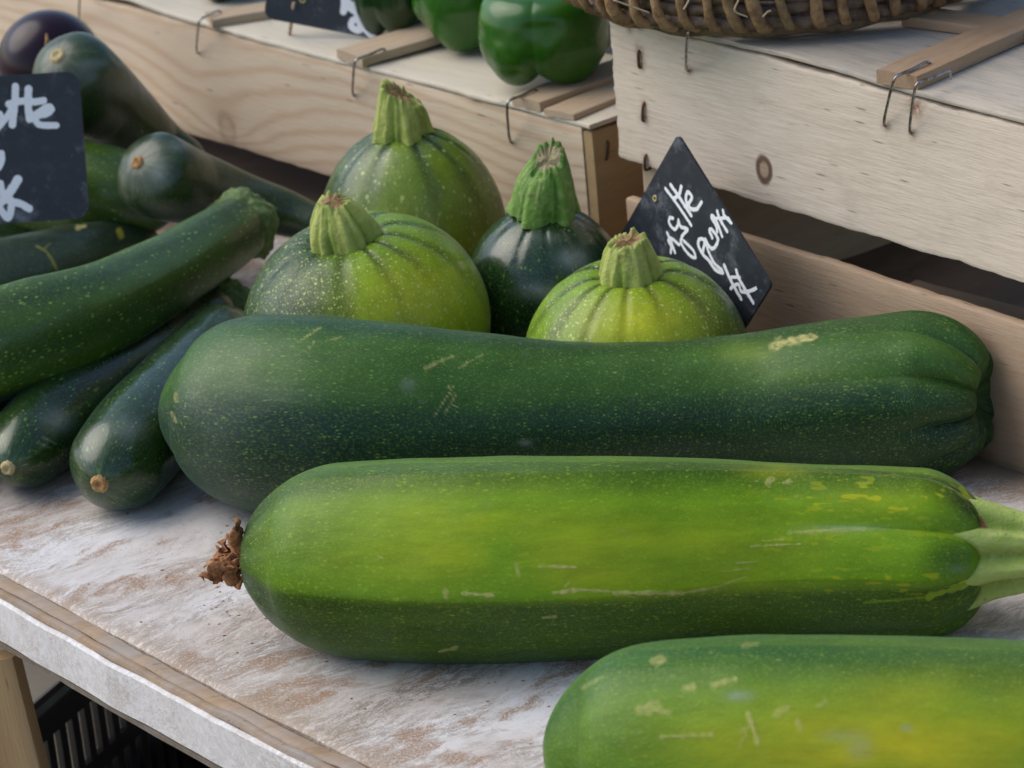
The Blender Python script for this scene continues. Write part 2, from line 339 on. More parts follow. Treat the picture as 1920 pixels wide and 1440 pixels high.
def paint_mat(name, amount=1.0):
    """old white paint: fine streaky grime in broad patches, brown worn spots, specks"""
    t = NT(name); oc = t.n('ShaderNodeTexCoord').outputs['Object']
    warp = t.vmath('ADD', oc, t.vmath('MULTIPLY', t.vmath('SUBTRACT', t.noise(oc, 12, 4, out=1), (.5, .5, .5)), (0.05, 0.05, 0)))
    rv = t.n('ShaderNodeVectorRotate', {'Vector': warp, 'Angle': -0.62}, rotation_type='Z_AXIS').outputs[0]
    sv = t.vmath('MULTIPLY', rv, (0.30, 1, 1)); sv2 = t.vmath('MULTIPLY', rv, (0.5, 1, 1))
    broad = t.noise(sv2, 11, 5, 0.6); patch = t.noise(sv2, 24, 6, 0.68); streak = t.noise(sv, 300, 8, 0.80); fine = t.noise(warp, 850, 6, 0.80); vf = t.noise(oc, 2200, 3, 0.7)
    grain = t.math('ADD', t.math('MULTIPLY', streak, 0.6), t.math('MULTIPLY', fine, 0.4))
    c = t.mix(t.math('MULTIPLY', t.ramp(broad, 0.34, 0.62), 0.75 * amount), (0.82, 0.805, 0.80), (0.58, 0.50, 0.43))
    c = t.mix(t.math('MULTIPLY', t.math('MULTIPLY', t.ramp(patch, 0.36, 0.58), t.ramp(grain, 0.42, 0.56)), 0.75 * amount), c, (0.34, 0.265, 0.205))
    c = t.mix(t.math('MULTIPLY', t.ramp(streak, 0.58, 0.70), 0.30 * amount), c, (0.30, 0.25, 0.21))
    dk = t.math('MULTIPLY', t.ramp(t.noise(t.vmath('ADD', sv2, (3, 1, 0)), 17, 6, 0.7), 0.50, 0.64), t.ramp(grain, 0.45, 0.55))
    c = t.mix(t.math('MULTIPLY', dk, 0.65 * amount), c, (0.20, 0.15, 0.12))
    rb = t.math('MULTIPLY', t.ramp(t.noise(t.vmath('ADD', sv2, (7, 4, 0)), 20, 7, 0.72), 0.52, 0.60), t.ramp(fine, 0.40, 0.52))
    c = t.mix(t.math('MULTIPLY', rb, 0.85 * amount), c, (0.36, 0.205, 0.11))
    dots = t.math('MULTIPLY', t.ramp(t.voro(oc, 380), 0.20, 0.10), t.ramp(t.noise(oc, 30, 4, 0.6), 0.46, 0.60))
    c = t.mix(t.math('MULTIPLY', dots, 0.6 * amount), c, (0.12, 0.085, 0.065))
    c = t.mix(t.math('MULTIPLY', t.ramp(vf, 0.50, 0.72), 0.25), c, (0.38, 0.34, 0.31))
    w = t.attr('wear')
    c = t.mix(t.math('MULTIPLY', t.math('MINIMUM', w, 1.0), t.ramp(t.math('ADD', grain, t.math('MULTIPLY', w, 0.10)), 0.46, 0.62)), c, (0.40, 0.30, 0.21))
    c = t.mix(t.math('MULTIPLY', t.math('SUBTRACT', w, 1.0, clamp=True), t.ramp(t.math('ADD', patch, t.math('MULTIPLY', fine, 0.5)), 0.30, 0.8)), c, (0.17, 0.115, 0.08))
    t.P(Base_Color=c, Roughness=t.math('ADD', 0.42, t.math('MULTIPLY', patch, 0.3)), Specular_IOR_Level=0.35,
        Normal=t.bump(t.math('SUBTRACT', t.math('MULTIPLY', fine, 0.3), t.math('ADD', t.math('MULTIPLY', t.ramp(grain, 0.44, 0.60), 0.7), t.math('MULTIPLY', rb, 0.8))), 0.0006, 0.45))
    return t.m
M['paint'] = paint_mat('worn_white_paint'); M['paint2'] = paint_mat('front_white_paint', 0.28)
def slate_mat():
    t = NT('chalkboard_slate'); oc = t.n('ShaderNodeTexCoord').outputs['Object']; ink = t.attr('ink')
    n = t.noise(oc, 120, 6, 0.7); c = t.mix(t.ramp(n, 0.45, 0.8), (0.018, 0.022, 0.032), (0.040, 0.046, 0.060))
    c = t.mix(t.math('MULTIPLY', t.ramp(t.noise(oc, 45, 6, 0.75), 0.52, 0.70), 0.34), c, (0.35, 0.38, 0.42))
    c = t.mix(t.math('MULTIPLY', t.ramp(t.noise(oc, 700, 2, 0.5), 0.74, 0.80), 0.5), c, (0.5, 0.5, 0.5))
    f = t.ramp(t.math('ADD', ink, t.math('MULTIPLY', t.math('SUBTRACT', t.noise(oc, 600, 5, 0.7), 0.5), 0.0013)), 0.00015, -0.00015)
    c = t.mix(f, c, t.mix(t.noise(oc, 500, 3), (0.90, 0.91, 0.94), (0.78, 0.80, 0.85)))
    t.P(Base_Color=c, Roughness=t.math('ADD', 0.38, t.math('MULTIPLY', n, 0.2)), Specular_IOR_Level=0.5); return t.m
M['slate'] = slate_mat()
def willow_mat(name, a, b):
    t = NT(name); oc = t.n('ShaderNodeTexCoord').outputs['Object']; info = t.n('ShaderNodeObjectInfo').outputs['Random']
    n = t.noise(oc, 160, 5, 0.65); c = t.mix(t.ramp(n, 0.35, 0.68), a, b)
    c = t.mix(t.math('MULTIPLY', info, 0.45), c, (0.16, 0.12, 0.06)); c = t.mix(t.ramp(t.noise(oc, 500, 4), 0.62, 0.7), c, (0.22, 0.17, 0.10))
    t.P(Base_Color=c, Roughness=0.5, Specular_IOR_Level=0.4, Normal=t.bump(t.noise(oc, 350, 4, 0.6), 0.001, 0.8)); return t.m
M['willow'] = willow_mat('willow_stake', (0.40, 0.24, 0.11), (0.17, 0.08, 0.035))
M['willow2'] = willow_mat('willow_rod', (0.20, 0.125, 0.08), (0.08, 0.048, 0.03))

# ------------------------------------------------------------------ structure: ground under the table
TABLE_H = 0.78
G = 40
mesh_obj('ground', [(-G, -G, -TABLE_H), (G, -G, -TABLE_H), (G, G, -TABLE_H), (-G, G, -TABLE_H)], [[0, 1, 2, 3]], M['ground'], smooth=False)['kind'] = 'structure'

# ------------------------------------------------------------------ the boards: rounded-rectangle section swept along x
def board(name, L, W, T, mat, origin, ax, ay, parent, nx=60, ny=10, bev=0.0012, rough_edge=0.0006, warp=None, seed=0, rust=(), end_rough=0.0):
    """origin = centre of the x=0 end; ax runs along the length, ay across the width, az = ax x ay is the thickness"""
    ax = np.asarray(ax, float); ax = ax / np.linalg.norm(ax); ay = np.asarray(ay, float); ay = ay - ax * (ay @ ax); ay = ay / np.linalg.norm(ay); az = np.cross(ax, ay)
    hw, ht = W / 2, T / 2; ring = []
    def corner(cx, cy, a0):
        for k in range(3):
            a = a0 + k * pi / 4; ring.append((cx + bev * cos(a), cy + bev * sin(a)))
    corner(hw - bev, ht - bev, 0)
    for k in range(1, ny): ring.append((hw - bev - (W - 2 * bev) * k / ny, ht))
    corner(-hw + bev, ht - bev, pi / 2); corner(-hw + bev, -ht + bev, pi)
    for k in range(1, ny): ring.append((-hw + bev + (W - 2 * bev) * k / ny, -ht))
    corner(hw - bev, -ht + bev, 1.5 * pi)
    ring = np.array(ring); K = len(ring)
    x = np.linspace(0, L, nx); V = np.zeros((nx, K, 3)); V[:, :, 0] = x[:, None]; V[:, :, 1] = ring[None, :, 0]; V[:, :, 2] = ring[None, :, 1]
    q = np.stack([V[..., 0] * 1, V[..., 1] * 1, V[..., 2] * 0 + seed * 3.3], -1)
    edge = sstep(0.6, 1.0, np.abs(V[..., 1]) / hw)
    V[..., 1] += np.sign(V[..., 1]) * edge * rough_edge * (noise(q * [1, 0.2, 1], 90, seed, 3) + 1.3 * noise(q * [1, 0.0, 1], 12, seed + 3, 2))
    V[..., 2] += 0.0004 * noise(q, 30, seed + 5, 2)
    if end_rough: 
        V[-1, :, 0] += end_rough * noise(np.stack([V[-1, :, 1], V[-1, :, 2], V[-1, :, 0] * 0], -1), 300, seed, 2); V[0, :, 0] += end_rough * noise(np.stack([V[0, :, 1], V[0, :, 2], V[0, :, 0] * 0], -1), 300, seed + 9, 2)
    if warp: V[..., 2] += warp(V[..., 0] / L, V[..., 1] / hw)
    V = V.reshape(-1, 3)
    F = [list(f) for f in grid_faces(nx, K)]
    F.append(list(range(K))[::-1]); F.append([(nx - 1) * K + j for j in range(K)])
    rs = np.zeros(len(V)); Vw = np.asarray(origin, float) + V[:, :1] * ax + V[:, 1:2] * ay + V[:, 2:] * az
    for (rp, rr_, rk) in rust: rs = np.maximum(rs, rk * np.exp(-(np.linalg.norm(Vw - rp, axis=1) / rr_) ** 2))
    o = mesh_obj(name, V, F, mat, None, sharp=35, attrs={'rust': rs})
    mt = Matrix.Identity(4)
    for i in range(3): mt[i][0] = ax[i]; mt[i][1] = ay[i]; mt[i][2] = az[i]; mt[i][3] = origin[i]
    if parent is not None:
        mt = full_matrix(parent).inverted() @ mt; o.parent = parent
    o.matrix_basis = mt
    return o

def wire_part(parent, pts, r=0.0007, name='staple', mat='wire'):
    V, F = tube(pts, r, 8); return mesh_obj(name, V, F, M[mat], parent)

# ------------------------------------------------------------------ TABLE
e0, e1 = onz(0, 1112), onz(640, 1442)
ed = (e1 - e0) / np.linalg.norm(e1 - e0); eb = np.array([-ed[1], ed[0], 0]); eb = eb if eb[1] > 0 else -eb
root_t = empty('display_table', tuple(e0 - ed * 0.1 + np.array([0, 0, -TABLE_H])), 0, 'wooden display table with worn white painted top and brown edge strip, one leg showing', 'table')
X0 = 0.74; TS = e0 - ed * X0; TL = 2.1
def strip(name, prof, mat, wear=None, nx=420, wob=0.0008, seed=1, sharp=40):
    """sweep a closed (t, z) profile along the front edge of the table"""
    prof = np.array(prof); K = len(prof); x = np.linspace(0, TL, nx)
    w1 = noise(np.stack([x, x * 0, x * 0 + seed], -1), 30, seed, 3) * wob; w2 = noise(np.stack([x, x * 0 + 5, x * 0 + seed], -1), 55, seed, 3) * wob * 0.6
    sag = -0.004 * np.sin((x - X0) / 0.4 * pi) * ((x > X0) & (x < X0 + 0.4))
    near = (prof[:, 0] < 0.02)[None, :]
    tt = prof[None, :, 0] + near * (w1[:, None] + sag[:, None]); zz = prof[None, :, 1] + near * w2[:, None] * (prof[None, :, 1] > -0.02)
    V = TS + x[:, None, None] * ed + tt[..., None] * eb + zz[..., None] * np.array([0, 0, 1.0])
    F = [list(f) for f in grid_faces(nx, K)]; F.append(list(range(K))[::-1]); F.append([(nx - 1) * K + j for j in range(K)])
    at = None
    if wear is not None:
        wv = np.tile(wear(prof[:, 0], prof[:, 1]), nx); at = {'wear': wv}
    return mesh_obj(name, V.reshape(-1, 3), F, mat, root_t, sharp=sharp, attrs=at)
strip('tabletop', [(0.0135, -0.026), (0.0135, -0.0012), (0.0150, 0.0)] + [(0.015 + 0.004 * k, 0.0) for k in range(1, 8)] + [(0.2, 0), (0.3, 0), (0.35, 0), (0.37, 0), (0.39, 0), (0.41, 0), (0.43, 0), (0.46, 0), (0.5, 0), (1.1, 0.0), (1.1, -0.026)],
      M['paint'], wear=lambda t, z: sstep(0.036, 0.0135, t) * 0.75 + 2.2 * sstep(0.36, 0.42, t))
strip('edge_strip', [(0.0058, -0.024), (0.0058, -0.0024), (0.0068, -0.0016), (0.0090, -0.0010), (0.0120, -0.0009), (0.0131, -0.002), (0.0131, -0.024)], M['brownstrip'], seed=3, wob=0.0013)
strip('edge_strip', [(0.0012, -0.006), (0.0012, -0.0035), (0.0020, -0.0018), (0.0036, -0.0012), (0.0048, -0.0016), (0.0053, -0.0026), (0.0053, -0.020), (0.003, -0.022)], M['brownstrip'], seed=5, wob=0.0013)
strip('front_board', [(0.0, -0.0275), (-0.0012, -0.0265), (-0.0012, -0.0052), (0.0, -0.0040), (0.0009, -0.0040), (0.0009, -0.0275)], M['paint2'], wear=lambda t, z: sstep(-0.008, -0.004, z) * 0.2 + sstep(-0.022, -0.027, z) * 0.3, seed=6)
strip('bottom_lath', [(0.0005, -0.0315), (-0.0002, -0.0308), (-0.0002, -0.0282), (0.0012, -0.0278), (0.03, -0.0278), (0.03, -0.0315)], M['dirtyw'], seed=8)
# leg: pale smooth timber, splayed
pl0 = np.array(e0) + eb * 0.012
lp1 = onplane(33, 1236, pl0, -eb); lp2 = onplane(85, 1442, pl0, -eb)
ldir = (lp2 - lp1) / np.linalg.norm(lp2 - lp1); lfn = np.array([0.10, 0.99, 0.0]); lac = np.cross(ldir, lfn); lac /= np.linalg.norm(lac)
if lac @ ed > 0: lac = -lac
# the right-hand arris of the leg runs through lp1-lp2
lt = lp1 - ldir * 0.0; Lg = (TABLE_H + lt[2]) / abs(ldir[2]) 
board('leg', Lg + 0.0, 0.07, 0.016, M['leg'], lt + lac * 0.037 + lfn * 0.008, ldir, lac, root_t, nx=20, bev=0.002, rough_edge=0.0001, seed=3)
# other legs, out of sight
for sx, sy in ((2.0, 0.05), (0.05, 1.0), (2.0, 1.0)):
    p = TS + ed * sx + eb * sy; board('leg', TABLE_H - 0.0262, 0.05, 0.05, M['leg'], p + np.array([0, 0, -0.0262]), (0, 0, -1), ed, root_t, nx=6, bev=0.002, rough_edge=0)

# board lying on the table top to the left: its edge shows at the frame's left side
q0, q1 = onz(0, 938), onz(172, 898)

# ------------------------------------------------------------------ RIGHT CRATE (upturned)
A_R = radians(35.5); d1 = np.array([sin(A_R), -cos(A_R), 0]); d2 = np.array([cos(A_R), sin(A_R), 0]); nR = -d2
pR = onz(1880, 876); UP = np.array([0, 0, 1.0])
cR = onplane(1163, 300, pR, nR); cR[2] = 0            # front left corner foot
LR, DR = 0.50, 0.30
rc = empty('wooden_crate', tuple(cR), 0, 'upturned whitish crate on the right, a knot in its board and a basket on top', 'crate')
def rcp(s, t, z): return cR + d1 * s + d2 * t + UP * z
rst = [(onplane(*q, pR, nR), r_, k_) for q, r_, k_ in (((1199, 96), .0035, .9), ((1201, 122), .003, .9), ((1202, 110), .003, .7), ((1208, 196), .0028, .7), ((1208, 222), .0035, .9), ((1212, 300), .003, .7), ((1213, 318), .004, .9), ((1292, 132), .003, .7), ((1716, 200), .005, 1.0), ((1661, 236), .003, .7), ((1710, 250), .003, .7), ((1180, 55), .0025, .8))]
fb = board('front_board', LR, 0.0775, 0.006, M['wood_r'], rcp(0.0, 0.003, 0.1375), d1, UP, rc, ny=46, rust=rst, nx=320, rough_edge=0.0011, seed=2, end_rough=0.0015)
board('front_slat', LR, 0.077, 0.006, M['wood_r2'], rcp(0.002, 0.003, 0.0385), d1, UP, rc, nx=160, rough_edge=0.0008, seed=5)
for t_ in (DR - 0.003,):
    board('back_board', LR, 0.077, 0.006, M['wood_r2'], rcp(0, t_, 0.1375), d1, UP, rc, nx=40, seed=7)
for s_ in (0.004, LR - 0.004):
    board('end_board', DR - 0.0135, 0.077, 0.007, M['wood_r2'], rcp(s_, 0.0068, 0.1375), d2, UP, rc, nx=30, seed=9)
    if s_ < 0.1: board('end_slat', DR - 0.0135, 0.074, 0.007, M['wood_r2'], rcp(s_, 0.0068, 0.037), d2, UP, rc, nx=30, seed=11)
for s_, t_ in ((0.018, 0.0165), (LR - 0.018, 0.0165), (0.018, DR - 0.0165), (LR - 0.018, DR - 0.0165)):
    board('corner_post', 0.170, 0.019, 0.019, M['batten'], rcp(s_, t_, 0.002), UP, d1, rc, nx=10, seed=4)
# thin bottom sheets now on top, split along d1, gently lifted between staples
lift = lambda x, y: 0.0022 * np.exp(-((x - 0.36) / 0.10) ** 2) * sstep(0.2, 1.0, y) + 0.0006 * np.sin(9 * x + 1)
lift2 = lambda x, y: 0.0022 * np.exp(-((x - 0.30) / 0.10) ** 2) * sstep(0.0, -1.0, y)
zt = 0.1790
board('top_sheet', LR + 0.004, 0.148, 0.0028, M['wood_top'], rcp(-0.003, 0.073, zt), d1, d2, rc, nx=160, bev=0.0008, rough_edge=0.0010, warp=lift2, seed=12, end_rough=0.002)
board('top_sheet', LR + 0.004, 0.148, 0.0028, M['wood_top'], rcp(-0.002, 0.226, zt), d1, d2, rc, nx=80, bev=0.0008, rough_edge=0.0008, seed=13)
board('loose_board', 0.34, 0.10, 0.006, M['wood_r2'], rcp(0.08, 0.09, 0.0034), d1 + d2 * 0.1, d2, rc, nx=30, seed=61)
# battens over the sheets, from photo end points
ztb = zt + 0.0016
def batten_px(parent, a, b, w, th, z, mat, L, nx=50, seed=0, name='batten', warp=None, dirv=None):
    """a, b: photo pixels of the near end's two lower corners (left, right) on height z; runs back over length L"""
    A, B = onz(*a, z), onz(*b, z); mid = (A + B) / 2; ac = (B - A); wd = np.linalg.norm(ac) if w is None else w
    dd = np.cross(UP, ac / np.linalg.norm(ac)) if dirv is None else dirv
    if dd[1] < 0: dd = -dd
    return board(name, L, wd, th, mat, mid + UP * (th / 2 + 0.0002), dd, np.cross(UP, dd), parent, nx=nx, bev=0.0007, seed=seed, warp=warp, end_rough=0.0008)
bdir = onz(1905, 92, ztb) - onz(1722, 172, ztb); bdir /= np.linalg.norm(bdir)
batten_px(rc, (1643, 152), (1722, 174), 0.0235, 0.0070, ztb, M['batten_r'], 0.27, seed=21, dirv=bdir)
b2 = rcp(0.022, 0.006, ztb + 0.0040); board('batten', 0.28, 0.044, 0.0065, M['batten'], b2, d2, -d1, rc, nx=40, bev=0.0007, seed=22)
board('batten', 0.14, 0.020, 0.0055, M['batten_r'], onz(1712, 30, ztb + 0.003), onz(1862, 50, ztb + 0.003) - onz(1712, 30, ztb + 0.003), d2, rc, nx=30, bev=0.0007, seed=23)
# wire staples bent over the edge (photo pixels: foot on the board, bend at the edge, tip on the batten)
def clip(parent, foot, bend, tip, plane_p, plane_n, ztip, r=0.00075):
    f = onplane(*foot, plane_p, plane_n) + plane_n * 0.0008; f_in = f - plane_n * 0.004 - UP * 0.001
    b = onz(*bend, ztip + 0.0008) + plane_n * 0.0009; t_ = onz(*tip, ztip + 0.0008); t_[2] = b[2] = ztip + 0.0008
    ctrl = np.array([f_in, f, f + (b - f) * 0.5 + plane_n * 0.0008, b + (f - b) * 0.06, b + (t_ - b) * 0.08, b + (t_ - b) * 0.5, t_, t_ - UP * 0.004 + (t_ - b) * 0.03])
    wire_part(parent, catmull(ctrl, 60), r)
clip(rc, (1660, 234), (1680, 144), (1742, 116), pR, nR, ztb + 0.0072)
clip(rc, (1709, 248), (1720, 156), (1780, 134), pR, nR, ztb + 0.0072)
clip(rc, (1291, 132), (1292, 60), (1302, 44), pR, nR, ztb + 0.0073)
def short_staple(parent, a, b, p, n, mat='wired'):
    A = onplane(*a, p, n); B = onplane(*b, p, n)
    wire_part(parent, catmull(np.array([A - n * 0.003, A + n * 0.0006, (A + B) / 2 + n * 0.0011, B + n * 0.0006, B - n * 0.003]), 14), 0.0008, 'short_staple', mat)
for a, b in (((1199, 96), (1201, 126)), ((1209, 193), (1207, 226)), ((1212, 291), (1212, 318))): short_staple(rc, a, b, pR, nR)

# ------------------------------------------------------------------ LEFT CRATE (upturned, lower)
A_L = radians(38.5); l1 = np.array([sin(A_L), -cos(A_L), 0]); l2 = np.array([cos(A_L), sin(A_L), 0]); nL = -l2
pL = np.array([0.049, 1.79, 0]); cL = onplane(1095, 300, pL, nL); cL[2] = 0; LL, DL = 0.62, 0.34
lc = empty('wooden_crate', tuple(cL), 0, 'upturned pale pine crate at the back with peppers standing on it, brown end board', 'crate')
def lcp(s, t, z): return cL - l1 * s + l2 * t + UP * z     # s runs to the left from the near right corner
ztl = 0.1055
board('front_board', LL, 0.0745, 0.007, M['wood_l'], lcp(0.0, 0.0035, 0.0680), -l1, UP, lc, nx=200, rough_edge=0.0007, seed=31, warp=lambda x, y: 0.0)
board('back_board', LL, 0.0745, 0.007, M['wood_l2'], lcp(0, DL - 0.0035, 0.0680), -l1, UP, lc, nx=40, seed=32)
board('end_board', DL - 0.0005, 0.098, 0.007, M['wood_end'], lcp(-0.0042, 0.0005, 0.0545), l2, UP, lc, nx=60, seed=33, rough_edge=0.0006)
board('end_board', DL - 0.015, 0.098, 0.007, M['wood_end'], lcp(LL - 0.005, 0.0075, 0.0545), l2, UP, lc, nx=20, seed=34)
for s_, t_ in ((0.012, 0.0185), (LL - 0.03, 0.0185), (0.012, DL - 0.0185), (LL - 0.03, DL - 0.0185)):
    board('corner_post', 0.1045, 0.022, 0.022, M['batten_r'], lcp(s_, t_, 0.0002), UP, l1, lc, nx=10, seed=35)
wl = lambda x, y: 0.0035 * np.exp(-((x - 0.70) / 0.045) ** 2) * sstep(0.3, -1.0, -y) + 0.0005 * np.sin(12 * x)
board('top_sheet', LL + 0.006, 0.094, 0.0026, M['wood_l2'], lcp(-0.008, 0.0462, ztl + 0.0015), -l1, -l2, lc, nx=200, bev=0.0008, rough_edge=0.0009, warp=wl, seed=36)
for k in range(2):
    board('top_sheet', LL + 0.004, 0.100, 0.0026, M['wood_l2'], lcp(-0.008, 0.165 + 0.122 * k, ztl + 0.0015), -l1, -l2, lc, nx=60, bev=0.0008, seed=37 + k)
zl = ztl + 0.0030
def lbat(a, b, tip, L, mat, th=0.0055, seed=0, z=zl, warp=None):
    A, B = onz(*a, z), onz(*b, z); dd = onz(*tip, z) - B; dd[2] = 0; dd /= np.linalg.norm(dd)
    w = abs(np.cross(B - A, dd)[2]); mid = (A + B) / 2
    return board('batten', L, w, th, mat, mid + UP * (th / 2), dd, np.cross(UP, dd), lc, nx=40, bev=0.0007, seed=seed, warp=warp, end_rough=0.001, rough_edge=0.0008)
lbat((634, 108), (678, 128), (845, 84), 0.21, M['batten'], seed=41, warp=lambda x, y: 0.003 * x * (1 - x) * 4)
lbat((952, 200), (1022, 208), (1165, 158), 0.24, M['batten'], seed=42, warp=lambda x, y: 0.004 * x)
lbat((1015, 218), (1082, 224), (1170, 187), 0.20, M['batten'], th=0.0035, seed=43)
lbat((366, 42), (420, 50), (555, 28), 0.20, M['batten'], seed=44, warp=lambda x, y: 0.003 * x)
clip(lc, (372, 98), (376, 36), (412, 20), pL, nL, zl + 0.0062, 0.0007)
clip(lc, (665, 178), (668, 112), (720, 92), pL, nL, zl + 0.0066, 0.0008)
clip(lc, (960, 266), (953, 190), (1004, 168), pL, nL, zl + 0.0060, 0.0008)
clip(lc, (153, 40), (152, -6), (160, -16), pL, nL, zl + 0.002, 0.0007)
pE = lcp(-0.0077, 0, 0); nE = l1
short_staple(lc, (1139, 266), (1136, 298), pE, nE)

# ------------------------------------------------------------------ BASKET
bc = onz(1478, -53, ztb + 0.0065); RB = 0.122
bk = empty('wicker_basket', tuple(bc), 0, 'round brown wicker basket with upright willow stakes standing on the right crate', 'basket')
Z0 = ztb + 0.0075
def ringpts(R, z, n=90, ph=0, amp=0.0006):
    a = np.linspace(0, 2 * pi, n, endpoint=False); rr = R + amp * np.sin(a * 23 + ph)
    return np.stack([bc[0] + rr * np.cos(a), bc[1] + rr * np.sin(a), z + 0.0009 * np.sin(a * 17 + ph * 2)], -1)
for k in range(14):
    V, F = tube(ringpts(RB - 0.006 - 0.0005 * (k % 2) + 0.0012 * k, Z0 + 0.006 + 0.0072 * k, 90, k * 1.7), 0.0042 if k == 0 else 0.0038, 8, closed=True)
    mesh_obj('woven_rod', V, F, M['willow2'], bk)
V, F = tube(ringpts(RB - 0.012, Z0 + 0.001, 90, 2), 0.0045, 8, closed=True); mesh_obj('woven_rod', V, F, M['willow2'], bk)
rnd = random.Random(5)
a_ = -pi
base = MB()
for k in range(13):
    yv = (k - 6) * 0.0165; hw = sqrt(max(0.0001, (RB - 0.014) ** 2 - yv ** 2)); base.tube([(bc[0] - hw, bc[1] + yv, Z0 + 0.0045), (bc[0] + hw, bc[1] + yv, Z0 + 0.0045)], 0.006, 6)
base.build('base', M['willow2'], bk)
k = 0
while a_ < pi:
    a = a_; rr = RB + rnd.uniform(-0.001, 0.0015); r_ = rnd.uniform(0.0024, 0.0034); lean = rnd.uniform(-0.05, 0.05); hgt = 0.108
    def pp(rad, an, z): return np.array([bc[0] + rad * cos(an), bc[1] + rad * sin(an), Z0 + z])
    e_ = rnd.uniform(0, 0.002)
    ctrl = [pp(rr - 0.012, a + 0.045, 0.0032 + e_ * 0.5), pp(rr - 0.003, a + 0.022, 0.0036), pp(rr + 0.001, a + 0.004, 0.0085), pp(rr + 0.0015, a - 0.01 + lean * 0.3, 0.022), pp(rr + 0.008, a - 0.01 + lean, 0.06), pp(rr + 0.016, a - 0.01 + lean, hgt)]
    P = catmull(np.array(ctrl), 20); rad = r_ * (1 + 0.10 * np.sin(np.linspace(0, 9, 20) + k)); rad[0] *= 0.8
    V, F = tube(P, rad, 10); V = V + 0.0003 * np.stack([noise(V, 400, 1), noise(V, 400, 2), noise(V, 400, 3)], -1)
    mesh_obj('stake', V, F, M['willow'], bk); a_ += rnd.uniform(0.098, 0.125); k += 1
for k, (x0, y0, x1, y1, x2, y2) in enumerate(((1385, 0, 1378, 20, 1402, 32), (1292, 0, 1288, 8, 1282, 18), (1150, 0, 1200, 18, 1218, 24), (1430, 32, 1440, 22, 1446, 20))):
    pz = np.array([bc[0], bc[1] - RB - 0.007, 0]); nn = np.array([0, -1.0, 0])
    P = catmull(np.array([onplane(x0, y0, pz, nn), onplane(x1, y1, pz, nn), onplane(x2, y2, pz, nn)]), 12)
    V, F = tube(P, 0.0005, 5); mesh_obj('loose_fibre', V, F, M['batten'], bk)

